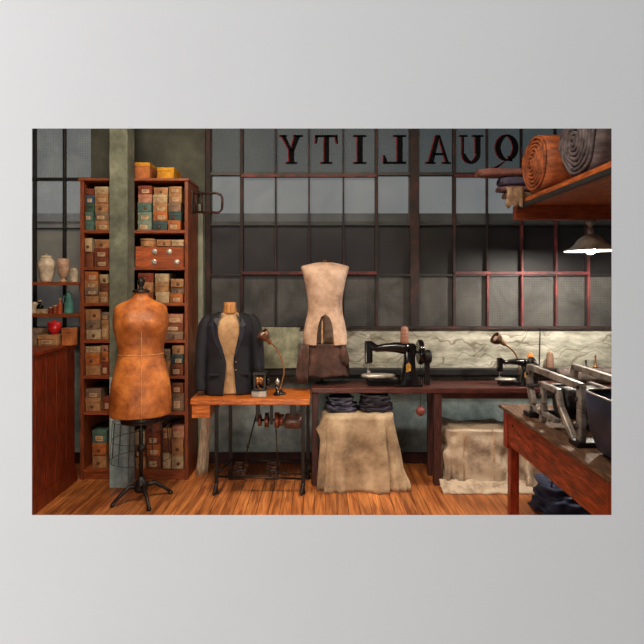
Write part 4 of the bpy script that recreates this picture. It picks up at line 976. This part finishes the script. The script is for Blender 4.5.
# dark blue tub on the red table
t = thing('sheet_metal_tub', 'dark blue-black tub with a pale rim at the right edge on the red table', 'tub', (1.8, 2.4, RZ))
mb = MB(); mb.smooth = True
prof = [(RZ+.002, .30, .15), (RZ+.03, .35, .18), (RZ+.12, .38, .205), (RZ+.22, .39, .215), (1.12, .395, .22)]
ring_ = lambda z, a, b_: [(1.775+a*math.copysign(abs(math.cos(q))**.28, math.cos(q)), 2.425+b_*math.copysign(abs(math.sin(q))**.28, math.sin(q)), z) for q in [2*PI*k/48 for k in range(48)]]
mb.rings([ring_(*p) for p in prof], True, False); mb.build('shell', M('blue black enamel', (52, 54, 78), (22, 24, 38), scale=5, rough=.4, c3=(36, 38, 56)), t, solid=-.006)
mb = MB(); mb.tube(ring_(1.12, .395, .22)+[ring_(1.12, .395, .22)[0]], .006, 8); mb.build('rim', m_metal, t)

# dark blue bag on the floor under the red table
D = 3.72
t = thing('cloth_bag', 'dark navy cloth bag on the floor beneath the red table', 'bag', (PX(566, D), D+.0, 0))
mb = MB(); drape(mb, 1.85, D, .19, .15, .2, 0, .05, .03, 5, .7, pw=3, crump=.07, prof=1); mb.build('cloth', M('navy cloth', (48, 58, 92), (20, 24, 44), scale=8, rough=.7), t, sub=1)
mb = MB().tube([(1.72, D-.02, .17), (1.73, D-.02, .25), (1.8, D-.03, .27), (1.86, D-.02, .24), (1.86, D-.02, .17)], .008, 8); mb.build('handle', m_ironb, t)

# ------------------------------------------------------------------ overhead shelf with bolts of cloth
SX, SDn, SDf = 1.545, 2.2, 3.92; SZ = 2.32
os_ = thing('overhead_shelf', 'deep orange-brown overhead shelf with a dark lip, upper right', 'shelf', (2.3, 3.0, 2.26))
MB().box(SX+.02, XR-.002, SDn, SDf, SZ-.03, SZ).build('board', w_shelf, os_, bevel=.002)
MB().box(SX, SX+.022, SDn, SDf, SZ-.028, SZ+.006).build('lip', w_shelf, os_, bevel=.003)
MB().box(SX-.004, SX+.03, SDn, SDf+.003, SZ-.058, SZ-.029).build('edge_strip', m_steel_dark, os_, bevel=.003)
w_led = wood('red brown ledger wood', (168, 78, 36), (84, 34, 16), (130, 56, 26), st=(1, 8, 8))
MB().box(SX-.015, XR-.002, SDf-.03, SDf+.03, PZ(219.5, SDf-.03), SZ-.031).build('ledger', w_led, os_, bevel=.004)
def roll(x0, x1, y, r, c1, c2, label, spiral=True, squash=1, wob=.03, mat2=None, tilt=0):
    t = thing('fabric_bolt', label, 'fabric bolt', ((x0+x1)/2, y, SZ), 'bolts of cloth on the overhead shelf'); cz_ = SZ+r*squash*(1+wob)
    mt = M('bolt '+label[:10], c1, c2, scale=7, stretch=(1, 3, 3), rough=.75, fine=80)
    mb = MB(); mb.smooth = True; rws = []
    N_ = 44; rr = lambda a, i: r*(1+wob*math.sin(3*a+.25*i+1)+wob*.4*math.sin(8*a+i*.4))
    for i in range(16):
        X = x0+(x1-x0)*i/15; rws.append([(X, y+rr(a, i)*math.cos(a), cz_+squash*rr(a, i)*math.sin(a)) for a in [2*PI*k/N_ for k in range(N_)]])
    mb.rings(rws); mb.build('roll', mt, t)
    # rolled layers showing on the end: a spiral ridge of cloth
    mb = MB(); mb.smooth = True; turns = 7; pts = []
    for k in range(turns*26):
        a = 2*PI*k/26; q = r*(1-.96*k/(turns*26))*(1+wob*math.sin(3*a+1)+.5*wob*math.sin(5*a+k*.05))
        pts.append((x0-.006-.03*(k/(turns*26)), y+q*.97*math.cos(a), cz_+squash*q*.97*math.sin(a)))
    mb.tube(pts, r*.062, 6); mb.build('rolled_edge', mt, t)
    return t
roll(1.54, 2.5, 3.56, .20, (170, 90, 46), (84, 40, 20), 'big orange-brown bolt of cloth showing its spiral end', wob=.03)
roll(1.60, 2.5, 3.08, .215, (100, 90, 96), (40, 36, 42), 'rumpled grey bolt of cloth nearest the right edge', wob=.06)
# stack at the shelf's far end
def stackroll(x0, x1, y, z0, h, d, c, label, nm='fabric_bolt', wob=.004):
    t = thing(nm, label, 'fabric bolt', ((x0+x1)/2, y, z0), 'bolts of cloth on the overhead shelf')
    mb = MB(); mb.smooth = True; rws = []
    for i in range(18):
        X = x0+(x1-x0)*i/17; e = .82 if i in (0, 17) else 1
        rws.append([(X, y+d/2*e*(1+.08*math.sin(i+3*a))*math.copysign(abs(math.cos(a))**.6, math.cos(a)), z0+h/2+h/2*e*math.copysign(abs(math.sin(a))**.7, math.sin(a))*(1+wob*10*math.sin(i*1.7+2*a))) for a in [2*PI*k/20 for k in range(20)]])
    mb.rings(rws); mb.build('roll', M('s '+label[:12], c, tuple(int(v*.55) for v in c), scale=9, rough=.8), t)
    mb = MB(); mb.smooth = True
    for q in range(3):
        k_ = 1-.3*q; mb.tube([(x0-.002, y+d/2*.8*k_*math.cos(a), z0+h/2+h/2*.8*k_*math.sin(a)) for a in [2*PI*j/16 for j in range(17)]], h*.07, 5)
    mb.build('rolled_edge', M('s '+label[:12], c), t)
stackroll(1.43, 2.3, 3.845, SZ+.008, .052, .14, (140, 112, 88), 'frayed beige bolt, lowest of the stack at the shelf end', wob=.015)
stackroll(1.38, 2.3, 3.845, SZ+.060, .045, .14, (112, 78, 80), 'dull maroon bolt second from bottom of the shelf-end stack', wob=.01)
stackroll(1.39, 2.3, 3.845, SZ+.105, .07, .14, (74, 70, 96), 'slate purple bolt third from bottom of the shelf-end stack')
stackroll(1.22, 2.3, 3.845, SZ+.175, .065, .14, (128, 80, 72), 'long dusty pink bolt, topmost, sticking out furthest left')
# frayed scraps hanging over the shelf end
t = thing('cloth_scrap', 'frayed pale cloth scrap dangling off the shelf-end corner', 'cloth', (1.47, 3.78, 2.24))
mb = MB(); mb.smooth = True
mb.grid([[(1.40+.018*k+.01*math.sin(i+k), 3.745+.006*math.sin(k*1.9+i)-.004*i, z_-.01*math.sin(k*2.1)*i/3) for k in range(8)] for i, z_ in enumerate([2.405, 2.385, 2.355, 2.32, 2.285, 2.255])])
mb.build('cloth', M('frayed ecru', (160, 130, 102), (100, 76, 58), scale=16), t, solid=.004)

# ------------------------------------------------------------------ pendant lamp, lit
D = 3.95; px_ = PX(592, D); zt_ = PZ(219.5, SDf-.03)
pl = thing('pendant_lamp', 'lit pendant lamp with a flared metal shade under the overhead shelf', 'lamp', (px_, D, PZ(254, D)))
D = SDf; px_ = PX(590.5, D)
mb = MB().lathe((px_, D, 0), [(0, zt_-.001), (.035, zt_-.001), (.035, zt_-.03), (.015, zt_-.045), (.012, zt_-.06), (.022, zt_-.065), (.024, PZ(236, D)), (0, PZ(236, D))], 18); mb.build('socket', m_metal, pl)
zr = PZ(250.5, D)
mb = MB(); mb.smooth = True
mb.rings([[(px_+r*math.cos(k*PI/20), D+r*math.sin(k*PI/20), z_) for k in range(40)] for r, z_ in sp([(.022, zr+.125), (.05, zr+.115), (.09, zr+.085), (.12, zr+.045), (.15, zr+.018), (.185, zr), (.19, zr-.004)])], False, False)
mb.build('shade', M('grey white enamel shade', (196, 190, 180), (140, 134, 126), scale=10, rough=.35), pl, solid=.002)
MB().lathe((px_, D, zr-.028), sp([(0, 0), (.02, .004), (.034, .022), (.036, .042), (.022, .07), (.016, .1), (0, .1)]), 20).build('bulb', emis('lit bulb', (1, .92, .80), 1650), pl)
